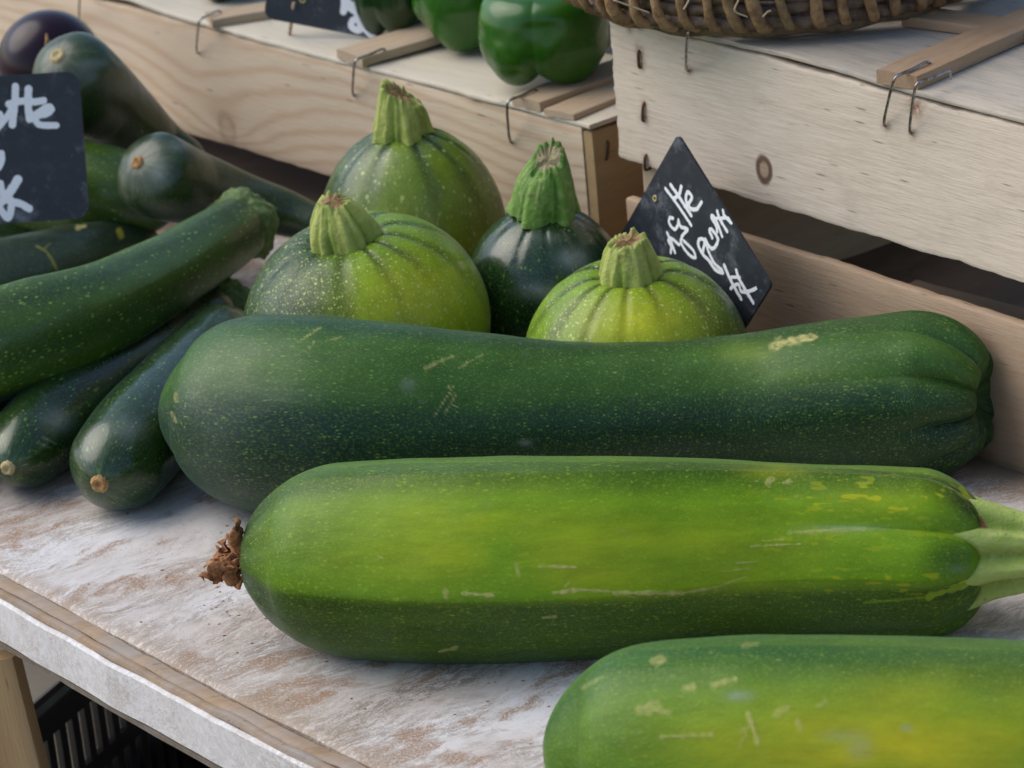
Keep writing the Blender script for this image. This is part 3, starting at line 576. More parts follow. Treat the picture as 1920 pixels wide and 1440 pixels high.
# ------------------------------------------------------------------ FRUIT BUILDER
def hw_radius(u, v, hw, z):
    p = onz(u, v, z); return hw * depth(p) / FPX
def long_fruit(name, ctrl, mat, label, cat, group=None, ns=260, nr=120, capL=0.16, capR=0.12, pL_=2.0, pR_=2.0, ribs=5, rib_amp=0.012, end_rib=None,
               paint=None, dimple=0.0, seed=0, bump=0.0012, lightband=None, stem=None, scarL=None, streakL=True, flat=0.0, ph0=0.0, lobes_end=0.0, poly=0.0):
    """ctrl rows: (u, v, half width px, z or None = lies on the table). First and last row are the tips of the axis."""
    rows = []
    for (u, v, hw, z) in ctrl:
        if z is None:
            r = 0.04
            for _ in range(20): r = hw_radius(u, v, hw, r)
            p = onz(u, v, r)
        else:
            p = onz(u, v, z); r = hw * depth(p) / FPX
        rows.append([*p, r])
    rows = np.array(rows)
    for e_, nb_ in ((0, 1), (-1, -2)):      # lying on the table: the tips of the axis keep the height of their neighbours
        if ctrl[e_][3] is None:
            zz_ = rows[nb_][2]; p = onz(ctrl[e_][0], ctrl[e_][1], zz_); rows[e_] = [*p, ctrl[e_][2] * depth(p) / FPX]
    w = np.linspace(0, 1, ns); u = 0.5 * (1 - np.cos(pi * w)) * 0.65 + 0.35 * w
    u = (u - u[0]) / (u[-1] - u[0]); u = np.where(w < .5, u ** 1.0, u)
    S = catmull(rows, u); Cc = S[:, :3]; R = S[:, 3]
    ds = np.r_[0, np.cumsum(np.linalg.norm(np.diff(Cc, axis=0), axis=1))]; L = ds[-1]; s = ds / L
    cl = np.clip(s / capL, 0, 1); cr = np.clip((1 - s) / capR, 0, 1)
    cap = (1 - (1 - cl) ** pL_) ** (1 / pL_) * (1 - (1 - cr) ** pR_) ** (1 / pR_)
    T = np.gradient(Cc, axis=0); T /= np.linalg.norm(T, axis=1)[:, None]
    Bv = np.cross(T, UP); Bv /= np.linalg.norm(Bv, axis=1)[:, None]; Nn = np.cross(Bv, T)   # N up, B to the right of travel
    ph = np.arange(nr) * 2 * pi / nr; cph, sph = np.cos(ph), np.sin(ph)
    SS = np.broadcast_to(s[:, None], (ns, nr)); PH = np.broadcast_to(ph[None], (ns, nr))
    rr = (R * cap)[:, None] * np.ones((1, nr))
    tcn = np.stack([SS * L, R[:, None] * cph, R[:, None] * sph], -1) + seed * 1.37
    fac = rib_amp * np.cos(ribs * (PH - ph0) + 0.3 * np.sin(SS * 5 + seed))
    if poly:
        md = np.mod(PH + 0.05 * np.sin(SS * 7 + seed) - ph0, 2 * pi / ribs) - pi / ribs; fac = fac + poly * (cos(pi / ribs) / np.cos(md) - 0.88) * sstep(0.0, 0.30, SS)
    if end_rib: fac = fac + end_rib(SS, PH)
    rr = rr * (1 + fac) + bump * cap[:, None] * noise(tcn, 22, seed, 3)
    tiny = 1e-5; rr = np.maximum(rr, tiny)
    V = Cc[:, None] + rr[..., None] * (cph[None, :, None] * Nn[:, None] + sph[None, :, None] * Bv[:, None])
    if dimple: V = V - (dimple * np.exp(-(rr / (0.35 * R[-1])) ** 2) * (SS > 0.5))[..., None] * T[:, None]
    if flat: V[..., 2] = np.where(V[..., 2] < flat, flat * 0.6 + V[..., 2] * 0.4, V[..., 2])
    if lobes_end: V = V + (lobes_end * sstep(0.90, 0.975, SS) * (1 - sstep(0.985, 1.0, SS)) * (np.abs(np.cos(4.5 * (PH + 0.1))) ** 0.7 - 0.3))[..., None] * T[:, None]
    low = V[..., 2].min()
    Vf = V.reshape(-1, 3); F = grid_faces(ns, nr)
    # masks
    uu, vv = project(Vf); uu = uu.reshape(ns, nr); vv = vv.reshape(ns, nr)
    nrm = np.cross(np.roll(V, -1, 1) - np.roll(V, 1, 1), np.gradient(V, axis=0)); nrm /= np.linalg.norm(nrm, axis=-1)[..., None] + 1e-12
    nrm = nrm * np.sign(((nrm * (V - Cc[:, None])).sum(-1)))[..., None]
    view = V - CAM; view /= np.linalg.norm(view, axis=-1)[..., None]; facing = sstep(0.0, 0.25, -(nrm * view).sum(-1))
    tcf = tcn
    m1 = np.full((ns, nr), 0.5); m2 = np.zeros((ns, nr)); m3 = np.zeros((ns, nr)); m4 = np.zeros((ns, nr))
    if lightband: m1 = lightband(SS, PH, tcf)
    if streakL:
        k = np.exp(-(SS * L / (0.55 * R[0])) ** 1.5); stv = 0.5 + 0.5 * np.cos(10 * PH + 1.5 * noise(np.stack([PH * 0 + seed, cph + 0 * PH, sph + 0 * PH], -1), 2, seed)); m1 = np.clip(m1 + k * sstep(0.55, 0.9, stv) * 0.25, 0, 1); m4 = m4 + k * sstep(0.65, 1, stv) * 0.04
    if paint: m1, m2, m3, m4 = paint(uu, vv, facing, m1, m2, m3, m4, SS, PH, tcf)
    root_p = (Cc[ns // 2][0], Cc[ns // 2][1], float(low))
    has_parts = stem is not None or scarL is not None
    attrs = {'tc': tcf.reshape(-1, 3), 'm1': m1.ravel(), 'm2': m2.ravel(), 'm3': m3.ravel(), 'm4': m4.ravel()}
    if has_parts:
        root = empty(name, root_p, 0, label, cat, group)
        body = mesh_obj('body', Vf, F, mat, root, attrs=attrs)
    else:
        root = mesh_obj(name, Vf, F, mat, None, attrs=attrs); tag(root, label, cat, group)
        body = root
    info = dict(root=root, C=Cc, T=T, N=Nn, B=Bv, R=R, L=L)
    if scarL: scar_disc(info, *scarL)
    if stem: stem(info)
    REG.append((label, Cc, R * cap))
    return info
REG = []
def scar_disc(info, r, mat='scar', off=0.0):
    C0 = info['C'][0]; T0 = -info['T'][0]; a, b = info['N'][0], info['B'][0]; n = 26; rings = 6; V = []; F = []
    for i in range(rings + 1):
        q = i / rings
        for j in range(n):
            p = 2 * pi * j / n; rad = r * q * (1 + 0.05 * sin(5 * p + 1) * q + 0.05 * sin(11 * p) * q + 0.05 * sin(17 * p + 2) * q)
            hgt = 0.0011 * (1 - q ** 4) + 0.0009 * cos(q * 7 + 2.6) - 0.0020 * q ** 6 + off
            V.append(C0 + T0 * hgt + a * rad * cos(p) + b * rad * sin(p))
    V = np.array(V); V += 0.00035 * noise(V, 900, 4, 2)[:, None] * T0
    mesh_obj('blossom_scar', V, [list(f) for f in grid_faces(rings + 1, n)], M[mat], info['root'])

def ribbed_stem(base, axis, r0, r1, L, parent, mat, nrib=5, flare=1.35, amp=0.22, bend=(0, 0, 0), cut=0.25, seed=0, rough=0.0006, name='stem', topdome=0.2, pw=1.4):
    """five-ribbed stalk: base point, axis, base radius, top radius, length"""
    ax = np.asarray(axis, float); ax /= np.linalg.norm(ax); a = np.cross(ax, [0.3, 0.9, 0.1]); a /= np.linalg.norm(a); b = np.cross(ax, a)
    n, nr = 46, 110; t = np.linspace(0, 1, n); ph = np.arange(nr) * 2 * pi / nr
    TT, PH = np.meshgrid(t, ph, indexing='ij')
    rad = r1 + (r0 - r1) * (1 - TT ** pw); rad = rad * (1 + (flare - 1) * np.exp(-TT / 0.10))
    rib = 0.65 * np.abs(np.cos(nrib * PH / 2 + seed)) ** 0.7 + 0.25 * np.abs(np.cos(nrib * PH + seed * 2 + 0.4)) ** 0.8 + 0.1 * np.cos(3 * nrib * PH)
    am = amp * (1.0 + 0.9 * np.exp(-TT / 0.12)) * (1 - 0.35 * TT)
    rad = rad * (1 - am + am * 1.6 * rib)
    P3 = np.stack([TT * L * 60 + seed, np.cos(PH) * 1.5, np.sin(PH) * 1.5], -1)
    rad = rad * (1 + 0.07 * noise(P3, 1.3, seed, 2)) + rough * noise(P3 * [1, 3, 3], 2.0, seed, 2)
    tip = sstep(0.86, 1.0, TT); 
    zz = TT * L * (1 + cut * 0.25 * np.cos(PH - 1 + seed) * TT ** 3 + 0.10 * TT ** 6 * noise(np.stack([PH * 0, np.cos(PH) * 3, np.sin(PH) * 3], -1), 1.6, seed, 2))
    zz = zz - 0.0018 * np.exp(-TT / 0.05) * (rib)
    bd = np.asarray(bend, float)
    base = np.asarray(base, float)
    V = base + zz[..., None] * ax + (TT ** 2)[..., None] * bd * L + rad[..., None] * (np.cos(PH)[..., None] * a + np.sin(PH)[..., None] * b)
    # cut end: rows closing inwards, ragged
    qk = (0.25, 0.6, 0.9, 1, 1); rows = [V]; last = V[-1]; cen = last.mean(0); m1 = [np.clip(rib, 0, 1)]; m2 = [sstep(0.92, 1.0, TT) * 0.35]
    for k, q in enumerate((0.90, 0.72, 0.50, 0.26, 0.03)):
        rl_ = np.linalg.norm(last - cen, axis=1).mean(); cir = cen + (last - cen) / np.linalg.norm(last - cen, axis=1)[:, None] * rl_ * 0.9; ring = cen + (last * (1 - qk[k]) + cir * qk[k] - cen) * q; jag = 0.0042 * noise(ring, 330, seed, 4); ring = ring + (jag + (topdome if k < 2 else -0.1) * 0.003)[:, None] * ax
        rows.append(ring[None]); m1.append(np.full((1, nr), 0.5)); m2.append(np.full((1, nr), (0.25, 0.6, 0.8, 0.8, 0.8)[k]))
    V = np.concatenate(rows); N_ = V.shape[0]
    return mesh_obj(name, V.reshape(-1, 3), grid_faces(N_, nr), mat, parent, attrs={'m1': np.concatenate(m1).ravel(), 'm2': np.concatenate(m2).ravel()})

def seg_mask(uu, vv, segs):
    """max of soft strokes (x0,y0,x1,y1,width,strength) in photo pixels"""
    out = np.zeros_like(uu)
    for (x0, y0, x1, y1, w, st) in segs:
        dx, dy = x1 - x0, y1 - y0; t = np.clip(((uu - x0) * dx + (vv - y0) * dy) / (dx * dx + dy * dy + 1e-9), 0, 1)
        w = w * 1.25; d = np.hypot(uu - x0 - t * dx, vv - y0 - t * dy); wob = 1 + 0.28 * np.sin(uu * 0.13 + vv * 0.08) + 0.2 * np.sin(uu * 0.31 + 1)
        out = np.maximum(out, st * (1 - sstep(w * 0.5 * wob, w * 1.4 * wob, d)))
    return out
def blob(uu, vv, x, y, rx, ry, st=1.0): return st * np.exp(-(((uu - x) / rx) ** 2 + ((vv - y) / ry) ** 2))

# ------------------------------------------------------------------ THREE MARROWS
# travel is left -> right, so B (phi=90 deg) points towards the camera
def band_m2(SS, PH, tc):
    # pale flank with darker green crown, belly stripe plus painted shade below the ridge
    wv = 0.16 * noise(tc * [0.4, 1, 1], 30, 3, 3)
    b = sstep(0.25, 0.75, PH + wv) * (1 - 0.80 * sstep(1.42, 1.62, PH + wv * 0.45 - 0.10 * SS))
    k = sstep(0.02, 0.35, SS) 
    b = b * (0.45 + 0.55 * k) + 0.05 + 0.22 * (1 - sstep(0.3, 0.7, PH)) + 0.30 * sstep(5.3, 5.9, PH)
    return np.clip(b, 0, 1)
def paint_m2(uu, vv, fc, m1, m2, m3, m4, SS, PH, tc):
    n = noise(tc * [0.5, 1, 1], 60, 9, 4)
    m1 = np.clip(m1 - 0.55 * np.exp(-SS / 0.035), 0, 1)
    y = blob(uu, vv, 860, 1010, 210, 80, .75) + blob(uu, vv, 1300, 1010, 260, 60, .45) + blob(uu, vv, 1450, 885, 60, 14, .8) + blob(uu, vv, 1190, 1090, 230, 30, .4) + blob(uu, vv, 1650, 930, 150, 35, .25)
    m2 = np.clip(m2 + y * fc * (0.75 + 0.9 * n), 0, 1)
    fl = sstep(0.30, 0.5, noise(tc * [0.30, 1, 1], 520, 12, 2)) * sstep(1300, 1500, uu) * (blob(uu, vv, 1700, 935, 260, 42, 1) + blob(uu, vv, 1680, 1090, 200, 26, 1) + blob(uu, vv, 1500, 1030, 200, 30, .5))
    m2 = np.clip(m2 + fl * fc * 0.9, 0, 1)
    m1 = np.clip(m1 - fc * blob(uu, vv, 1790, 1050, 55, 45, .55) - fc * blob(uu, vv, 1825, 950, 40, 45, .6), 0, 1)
    sc = [(868, 1113, 925, 1117, 2.5, .9), (1040, 1112, 1090, 1106, 3, .9), (1090, 1106, 1150, 1110, 2, .8), (1150, 1112, 1280, 1112, 3, .9), (1280, 1112, 1345, 1100, 2, .8), (1345, 1100, 1400, 1082, 1.3, .6), (1012, 1062, 1080, 1064, 2, .9),
          (838, 1110, 838, 1120, 4, .7), (968, 1060, 972, 1078, 4, .5), (824, 1222, 856, 1214, 2.5, .6), (1440, 905, 1450, 898, 4, .6), (1470, 905, 1480, 902, 3, .5), (1408, 1025, 1500, 1020, 1.3, .7), (1430, 1015, 1470, 1012, 1.2, .6),
          (1490, 998, 1560, 994, 2, .7), (1480, 1000, 1620, 992, 3, .35), (1380, 1056, 1420, 1054, 1.2, .5), (1352, 1072, 1410, 1066, 1.2, .5), (1018, 1158, 1042, 1156, 2, .5), (1060, 1100, 1068, 1092, 2, .6)]
    m3 = np.maximum(m3, seg_mask(uu, vv, sc) * fc * (0.7 + 0.6 * noise(tc, 900, 3, 2)))
    m4 = np.clip(m4 + fc * (blob(uu, vv, 1590, 990, 70, 7, .35) + blob(uu, vv, 1796, 1066, 16, 8, .2)), 0, 1)  # the small patch by the stalk is a highlight painted into the skin
    # pale ridges running back from the stalk
    rd = seg_mask(uu, vv, [(1700, 1000, 1835, 1006, 2.5, .55), (1770, 1002, 1835, 1006, 6, .8), (1620, 1130, 1740, 1120, 2.0, .35), (1740, 1120, 1840, 1085, 4.5, .8), (1800, 915, 1835, 955, 4, .6)]) * fc
    m2 = np.clip(m2 + rd * 0.35, 0, 1); m1 = np.clip(m1 + rd, 0, 1)
    return m1, m2, m3, m4
def endrib2(SS, PH):
    k = sstep(0.72, 1.0, SS)
    k2 = sstep(0.45, 0.97, SS); g = np.abs(np.sin(4 * (PH - 0.86))); kl = np.exp(-SS / 0.028)
    return 0.07 * kl * np.cos(9 * PH + 0.6) + 0.075 * k * (g ** 0.55 - 0.7) - 0.035 * k2 * np.exp(-((PH - 0.86) / 0.16) ** 2)
def stem_m2(info):
    C1 = info['C'][-1]; T1 = info['T'][-1]
    a, b = info['N'][-1], info['B'][-1]
    n, nr = 70, 150; L = 0.095; t = np.linspace(0, 1, n); ph = np.arange(nr) * 2 * pi / nr; TT, PH = np.meshgrid(t, ph, indexing='ij')
    star = np.abs(np.cos(4 * (PH - 0.86))) ** 1.5
    e = np.exp(-TT / 0.20)
    rad = 0.0115 + 0.0028 * star + e * (0.0105 + 0.0065 * star) + 0.0003 * np.cos(24 * PH) * (1 - e) - 0.001 * TT
    rad = rad + 0.0015 * np.exp(-TT / 0.06) * star ** 3; rad = rad * (1 - 0.60 * (1 - sstep(0.0, 0.10, TT)) * (1 - star ** 4)); wrap_ = 0.0185 * np.exp(-TT / 0.06) * star ** 4
    zz = TT * L - 0.002 - wrap_
    Pn = np.stack([TT * 5, np.cos(PH), np.sin(PH)], -1); rad = rad * (1 + 0.05 * noise(Pn, 3, 4, 2))
    bendv = (b * 0.25 + np.array([0.0, 0, 0.06])) * 0.02
    V = C1 - T1 * 0.0125 + zz[..., None] * T1 + (TT ** 2)[..., None] * bendv + rad[..., None] * (np.cos(PH)[..., None] * a + np.sin(PH)[..., None] * b)
    m2 = np.clip(0.55 * np.exp(-((TT - 0.07) / 0.06) ** 2) * np.exp(-((PH - 0.48) / 0.20) ** 2) * 2.2 + 0.9 * (TT > 0.985), 0, 1)
    cen = V[-1].mean(0); ring = cen + (V[-1] - cen) * 0.05; V = np.concatenate([V, ring[None]]); 
    mesh_obj('stem', V.reshape(-1, 3), grid_faces(n + 1, nr), M['stem_p'], info['root'], attrs={'m1': np.r_[(0.3 + 0.7 * star).ravel(), np.full(nr, .5)], 'm2': np.r_[m2.ravel(), np.ones(nr)]})
def blossom(info):
    """crumpled dry flower hanging at the left end"""
    C0 = info['C'][0]; T0 = -info['T'][0]; rn = random.Random(3); mb = MB()
    tips = [(440, 978), (446, 990), (392, 1072), (402, 1082), (446, 1104), (436, 1092), (416, 1030), (410, 1058), (380, 1086), (430, 1010), (452, 1080), (424, 1070), (400, 1060), (438, 1050), (386, 1068), (428, 1098)]
    for k, px in enumerate(tips):
        tip = onplane(*px, C0 + T0 * 0.004 + np.array([0, rn.uniform(-0.010, 0.006), 0]), np.array([0, -1.0, 0])); P0 = C0 - T0 * 0.001 + np.array([0, rn.uniform(-.004, .004), rn.uniform(-.004, .004)])
        mid = (P0 + tip) / 2 + T0 * rn.uniform(-0.001, 0.004) + np.array([0, rn.uniform(-.005, .005), rn.uniform(-.003, .004)])
        P = catmull(np.array([P0, mid, tip]), 40); P = P + 0.0022 * np.stack([noise(P, 160, 10 + k, 3), noise(P, 160, 20 + k, 3), noise(P, 160, 30 + k, 3)], -1)
        T_ = np.gradient(P, axis=0); T_ /= np.linalg.norm(T_, axis=1)[:, None]; tw = np.linspace(0, rn.uniform(3, 8), 40) + rn.uniform(0, 6)
        a0 = np.cross(T_, np.array([0.2, 1, 0.1])); a0 /= np.linalg.norm(a0, axis=1)[:, None]; b0 = np.cross(T_, a0); wd = a0 * np.cos(tw)[:, None] + b0 * np.sin(tw)[:, None]; th_ = np.cross(T_, wd)
        W_ = (0.0012 + 0.0026 * np.sin(np.linspace(0.3, 2.9, 40)) ** 0.7 * rn.uniform(0.7, 1.25))[:, None]
        q = np.linspace(-1, 1, 9); cup = np.cos(q * pi * 0.5)
        up_ = P[:, None] + wd[:, None] * (q[None, :, None] * W_[:, None]) + th_[:, None] * ((cup[None, :] * 0.0022)[..., None] + 0.0003)
        dn_ = (P[:, None] + wd[:, None] * (q[None, :, None] * W_[:, None]) + th_[:, None] * ((cup[None, :] * 0.0022)[..., None] - 0.0003))[:, ::-1]
        V = np.concatenate([up_, dn_], 1); K = V.shape[1]; V = V.reshape(-1, 3)
        V = V + 0.0013 * np.stack([noise(V, 420, 40, 3), noise(V, 420, 50, 3), noise(V, 420, 60, 3)], -1)
        V[:, 2] = np.maximum(V[:, 2], 0.0008); F = [list(f) for f in grid_faces(40, K)]; F.append(list(range(K))[::-1]); F.append([39 * K + j_ for j_ in range(K)]); mb.add(V, F)
    mb.build('dried_blossom', M['dry'], info['root'], smooth=True)
def m2_parts(info): stem_m2(info); blossom(info)
MG = None
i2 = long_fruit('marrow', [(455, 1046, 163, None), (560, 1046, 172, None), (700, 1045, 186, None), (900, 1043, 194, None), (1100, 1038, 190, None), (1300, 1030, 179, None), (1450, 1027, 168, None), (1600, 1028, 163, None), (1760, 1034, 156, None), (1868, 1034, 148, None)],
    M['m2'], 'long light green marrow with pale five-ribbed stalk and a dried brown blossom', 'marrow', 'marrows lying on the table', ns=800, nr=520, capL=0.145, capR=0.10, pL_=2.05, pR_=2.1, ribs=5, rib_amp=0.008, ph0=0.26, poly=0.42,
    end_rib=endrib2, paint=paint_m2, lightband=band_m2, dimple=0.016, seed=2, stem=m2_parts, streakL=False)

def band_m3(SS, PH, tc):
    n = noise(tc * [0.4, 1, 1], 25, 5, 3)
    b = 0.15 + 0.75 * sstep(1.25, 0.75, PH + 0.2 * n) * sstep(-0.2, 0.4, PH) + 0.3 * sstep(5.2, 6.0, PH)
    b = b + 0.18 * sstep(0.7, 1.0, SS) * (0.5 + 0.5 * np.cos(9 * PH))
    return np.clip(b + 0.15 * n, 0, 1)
def paint_m3(uu, vv, fc, m1, m2, m3, m4, SS, PH, tc):
    n = noise(tc * [0.5, 1, 1], 60, 19, 4)
    m1 = np.clip(m1 + fc * (blob(uu, vv, 700, 680, 200, 35, .5) + blob(uu, vv, 1450, 680, 130, 28, .6) + blob(uu, vv, 1680, 700, 140, 30, .4) - blob(uu, vv, 480, 820, 160, 90, .4)), 0, 1)
    m2 = np.clip(m2 + fc * (blob(uu, vv, 1400, 662, 60, 22, .45) + blob(uu, vv, 1870, 770, 22, 30, .6) * (0.5 + n) + blob(uu, vv, 1500, 700, 150, 20, .12)), 0, 1)
    sc = [(1455, 648, 1490, 637, 7, .9), (1490, 637, 1530, 632, 5, .9), (815, 780, 850, 725, 1.5, .7), (835, 775, 855, 740, 1.2, .5), (800, 690, 835, 672, 3, .5), (805, 688, 850, 668, 1.5, .7), (560, 640, 600, 615, 1.5, .6), (575, 660, 590, 640, 1, .4),
          (860, 690, 905, 665, 1.3, .5), (866, 694, 880, 672, 1, .5), (610, 640, 640, 632, 1.2, .4), (322, 775, 330, 790, 3, .4), (330, 740, 332, 752, 3, .35), (840, 718, 846, 740, 1.2, .5)]
    m3 = np.maximum(m3, seg_mask(uu, vv, sc) * fc * (0.65 + 0.8 * noise(tc, 700, 3, 2)))
    m4 = np.clip(m4 + fc * (blob(uu, vv, 985, 830, 12, 6, .5) + blob(uu, vv, 765, 722, 14, 14, .25) + blob(uu, vv, 400, 830, 60, 60, .10) + blob(uu, vv, 520, 740, 60, 20, .10)), 0, 1)
    return m1, m2, m3, m4
def endrib3(SS, PH):
    k = sstep(0.70, 0.98, SS)
    g = np.abs(np.cos(4.5 * (PH + 0.1))); k2 = sstep(0.86, 0.97, SS)
    return (0.045 * k + 0.15 * k2) * (g ** 0.7 - 0.6) + 0.012 * np.cos(4 * PH) * (1 - k)
i3 = long_fruit('marrow', [(306, 768, 140, None), (400, 772, 170, None), (550, 780, 191, None), (700, 788, 186, None), (900, 790, 165, None), (1100, 787, 146, None), (1250, 777, 138, None), (1400, 764, 138, None), (1600, 748, 150, None), (1740, 740, 152, None), (1866, 750, 138, None)],
    M['m3'], 'dark green speckled marrow lying behind the stalked one, its right end deeply ribbed', 'marrow', 'marrows lying on the table', ns=560, nr=360, capL=0.135, capR=0.115, pL_=2.1, pR_=2.6, ribs=4, rib_amp=0.004, end_rib=endrib3,
    paint=paint_m3, lightband=band_m3, dimple=0.014, lobes_end=0.003, seed=5, bump=0.0016, streakL=False)

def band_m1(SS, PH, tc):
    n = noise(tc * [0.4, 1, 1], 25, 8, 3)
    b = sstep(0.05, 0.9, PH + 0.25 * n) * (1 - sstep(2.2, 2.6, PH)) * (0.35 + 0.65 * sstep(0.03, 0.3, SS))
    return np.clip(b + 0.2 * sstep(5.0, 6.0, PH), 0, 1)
def paint_m1(uu, vv, fc, m1, m2, m3, m4, SS, PH, tc):
    n = noise(tc * [0.5, 1, 1], 60, 29, 4)
    m2 = np.clip(m2 + fc * (blob(uu, vv, 1650, 1400, 330, 90, .85) + blob(uu, vv, 1880, 1330, 200, 70, .35)) * (0.8 + 0.8 * n), 0, 1)
    sc = [(1240, 1382, 1335, 1378, 2.5, .6), (1335, 1285, 1380, 1273, 4, .6), (1404, 1338, 1420, 1392, 3.5, .7), (1390, 1372, 1408, 1362, 3, .5), (1200, 1332, 1225, 1324, 8, .55), (1225, 1326, 1250, 1336, 6, .5), (1285, 1290, 1300, 1288, 5, .5),
          (1228, 1238, 1246, 1237, 6, .5), (1455, 1340, 1475, 1328, 5, .4), (1495, 1355, 1502, 1370, 4, .45), (1535, 1325, 1550, 1315, 4, .4), (1385, 1405, 1400, 1375, 2, .4), (1395, 1211, 1420, 1207, 4, .3), (1090, 1290, 1130, 1270, 3, .25)]
    m3 = np.maximum(m3, seg_mask(uu, vv, sc) * fc * (0.7 + 0.6 * noise(tc, 700, 3, 2)))
    m4 = np.clip(m4 + fc * (blob(uu, vv, 1385, 1305, 26, 10, .5) + blob(uu, vv, 1612, 1400, 22, 24, .3) + blob(uu, vv, 1700, 1365, 10, 6, .5) + blob(uu, vv, 1570, 1380, 30, 12, .2)), 0, 1)
    return m1, m2, m3, m4
i1 = long_fruit('marrow', [(1018, 1415, 170, None), (1120, 1408, 187, None), (1260, 1402, 205, None), (1450, 1400, 212, None), (1700, 1402, 212, None), (2000, 1408, 206, None), (2250, 1410, 190, None), (2400, 1410, 170, None)],
    M['m1'], 'pale yellow-green marrow nearest the front, running out of the picture at the right', 'marrow', 'marrows lying on the table', ns=480, nr=320, capL=0.155, capR=0.10, ribs=5, rib_amp=0.004, ph0=0.3, poly=0.16, paint=paint_m1, lightband=band_m1, seed=8, streakL=False)

# ------------------------------------------------------------------ ROUND COURGETTES
def round_fruit(u, v, hw, c, prof, mat, label, stem_args, tilt=(0, 0), nrib=10, rib=0.020, seed=0, paint=None, z0=0.0, rib_ph=0.0, nt=210, nr=320, light=None):
    """centre pixel, half width px, half height m, profile rows (radius fraction, height fraction -1..1)"""
    z = z0 + c; p = onz(u, v, z); a = hw * depth(p) / FPX
    P = np.array(prof, float); rows = np.stack([P[:, 0], P[:, 1], P[:, 0] * 0], -1); S = catmull(rows, nt)
    rad = np.maximum(S[:, 0] * a, 1e-5); zz = S[:, 1] * c; arc = np.r_[0, np.cumsum(np.hypot(np.diff(rad), np.diff(zz)))]
    ph = np.arange(nr) * 2 * pi / nr; RR, PH = np.meshgrid(rad, ph, indexing='ij'); ZZ = np.broadcast_to(zz[:, None], RR.shape); AA = np.broadcast_to(arc[:, None], RR.shape)
    phw = PH + 0.12 * np.sin(PH * 2 + seed) + 0.05 * np.sin(3 * PH + seed * 2)
    g = np.abs(np.cos(nrib / 2 * (phw - rib_ph)))          # 0 in the groove
    topk = np.exp(-(AA / (0.85 * a)) ** 2)
    groove = (1 - sstep(0.0, 0.75, g))
    q = np.stack([RR * np.cos(PH), RR * np.sin(PH), ZZ], -1) + seed
    RR2 = RR * (1 - rib * (0.10 + 2.0 * topk) * groove + 0.02 * noise(q, 18, seed, 2))
    ZZ2 = ZZ - groove * 0.0008 * topk
    V = np.stack([RR2 * np.cos(PH), RR2 * np.sin(PH), ZZ2], -1)
    Rt = np.array(Matrix.Rotation(radians(tilt[0]), 3, 'X') @ Matrix.Rotation(radians(tilt[1]), 3, 'Y'))
    V = V @ Rt.T + p
    V[..., 2] -= V[..., 2].min() - z0
    tc = np.stack([AA + seed, np.maximum(RR, .004) * np.cos(PH), np.maximum(RR, .004) * np.sin(PH)], -1)
    uu, vv = project(V.reshape(-1, 3)); uu = uu.reshape(RR.shape); vv = vv.reshape(RR.shape)
    nn = noise(q, 30, seed + 3, 3)
    if light is None: light = lambda g, topk, nn, PH: 0.92 - (1 - g) * (0.25 + 0.75 * topk) + 0.3 * nn
    m1 = np.clip(light(sstep(0.05, 0.9, g), topk, nn, PH), 0, 1)
    m2 = np.zeros_like(m1); m3 = np.zeros_like(m1); m4 = np.zeros_like(m1)
    if paint: m1, m2, m3, m4 = paint(uu, vv, m1, m2, m3, m4, AA, PH, tc)
    root = empty('round_courgette', (p[0], p[1], z0), 0, label, 'round courgette', 'round courgettes standing behind the marrows')
    mesh_obj('body', V.reshape(-1, 3), grid_faces(nt, nr), M[mat], root, attrs={'tc': tc.reshape(-1, 3), 'm1': m1.ravel(), 'm2': m2.ravel(), 'm3': m3.ravel(), 'm4': m4.ravel()})
    top = V[0].mean(0); ax = Rt @ np.array([0, 0, 1.0])
    sa = dict(stem_args); smat = sa.pop('mat'); ribbed_stem(top - ax * sa.pop('sink', 0.002), ax + np.array(sa.pop('lean', (0, 0, 0))), parent=root, mat=M[smat], seed=seed, **sa)
    REG.append((label, np.array([p]), np.array([a])))
    return root
OBL = [(0, 0.90), (0.10, 0.905), (0.22, 0.955), (0.36, 0.985), (0.55, 0.90), (0.76, 0.70), (0.93, 0.38), (1.0, 0.0), (0.955, -0.38), (0.80, -0.72), (0.55, -0.93), (0.30, -0.99), (0.0, -0.96)]
PEAR = [(0, 0.97), (0.10, 0.975), (0.26, 0.93), (0.48, 0.84), (0.67, 0.70), (0.83, 0.50), (0.945, 0.24), (0.995, -0.05), (1.0, -0.25), (0.95, -0.55), (0.76, -0.84), (0.42, -0.99), (0.0, -0.97)]
OVAL = [(0, 0.97), (0.12, 0.975), (0.34, 0.935), (0.59, 0.81), (0.80, 0.60), (0.94, 0.32), (0.995, 0.0), (0.99, -0.3), (0.87, -0.66), (0.60, -0.91), (0.30, -1.0), (0.0, -0.97)]
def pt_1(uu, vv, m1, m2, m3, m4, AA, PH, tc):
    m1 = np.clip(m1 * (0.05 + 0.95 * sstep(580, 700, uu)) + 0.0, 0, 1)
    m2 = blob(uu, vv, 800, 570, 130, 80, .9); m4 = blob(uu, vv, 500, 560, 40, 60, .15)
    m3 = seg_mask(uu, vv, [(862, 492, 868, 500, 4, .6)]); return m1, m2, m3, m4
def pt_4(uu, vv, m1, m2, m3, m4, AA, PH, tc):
    m1 = np.clip(m1 * (1 - 0.7 * sstep(1290, 1390, uu)) , 0, 1); m2 = blob(uu, vv, 1200, 610, 110, 60, .9); return m1, m2, m3, m4
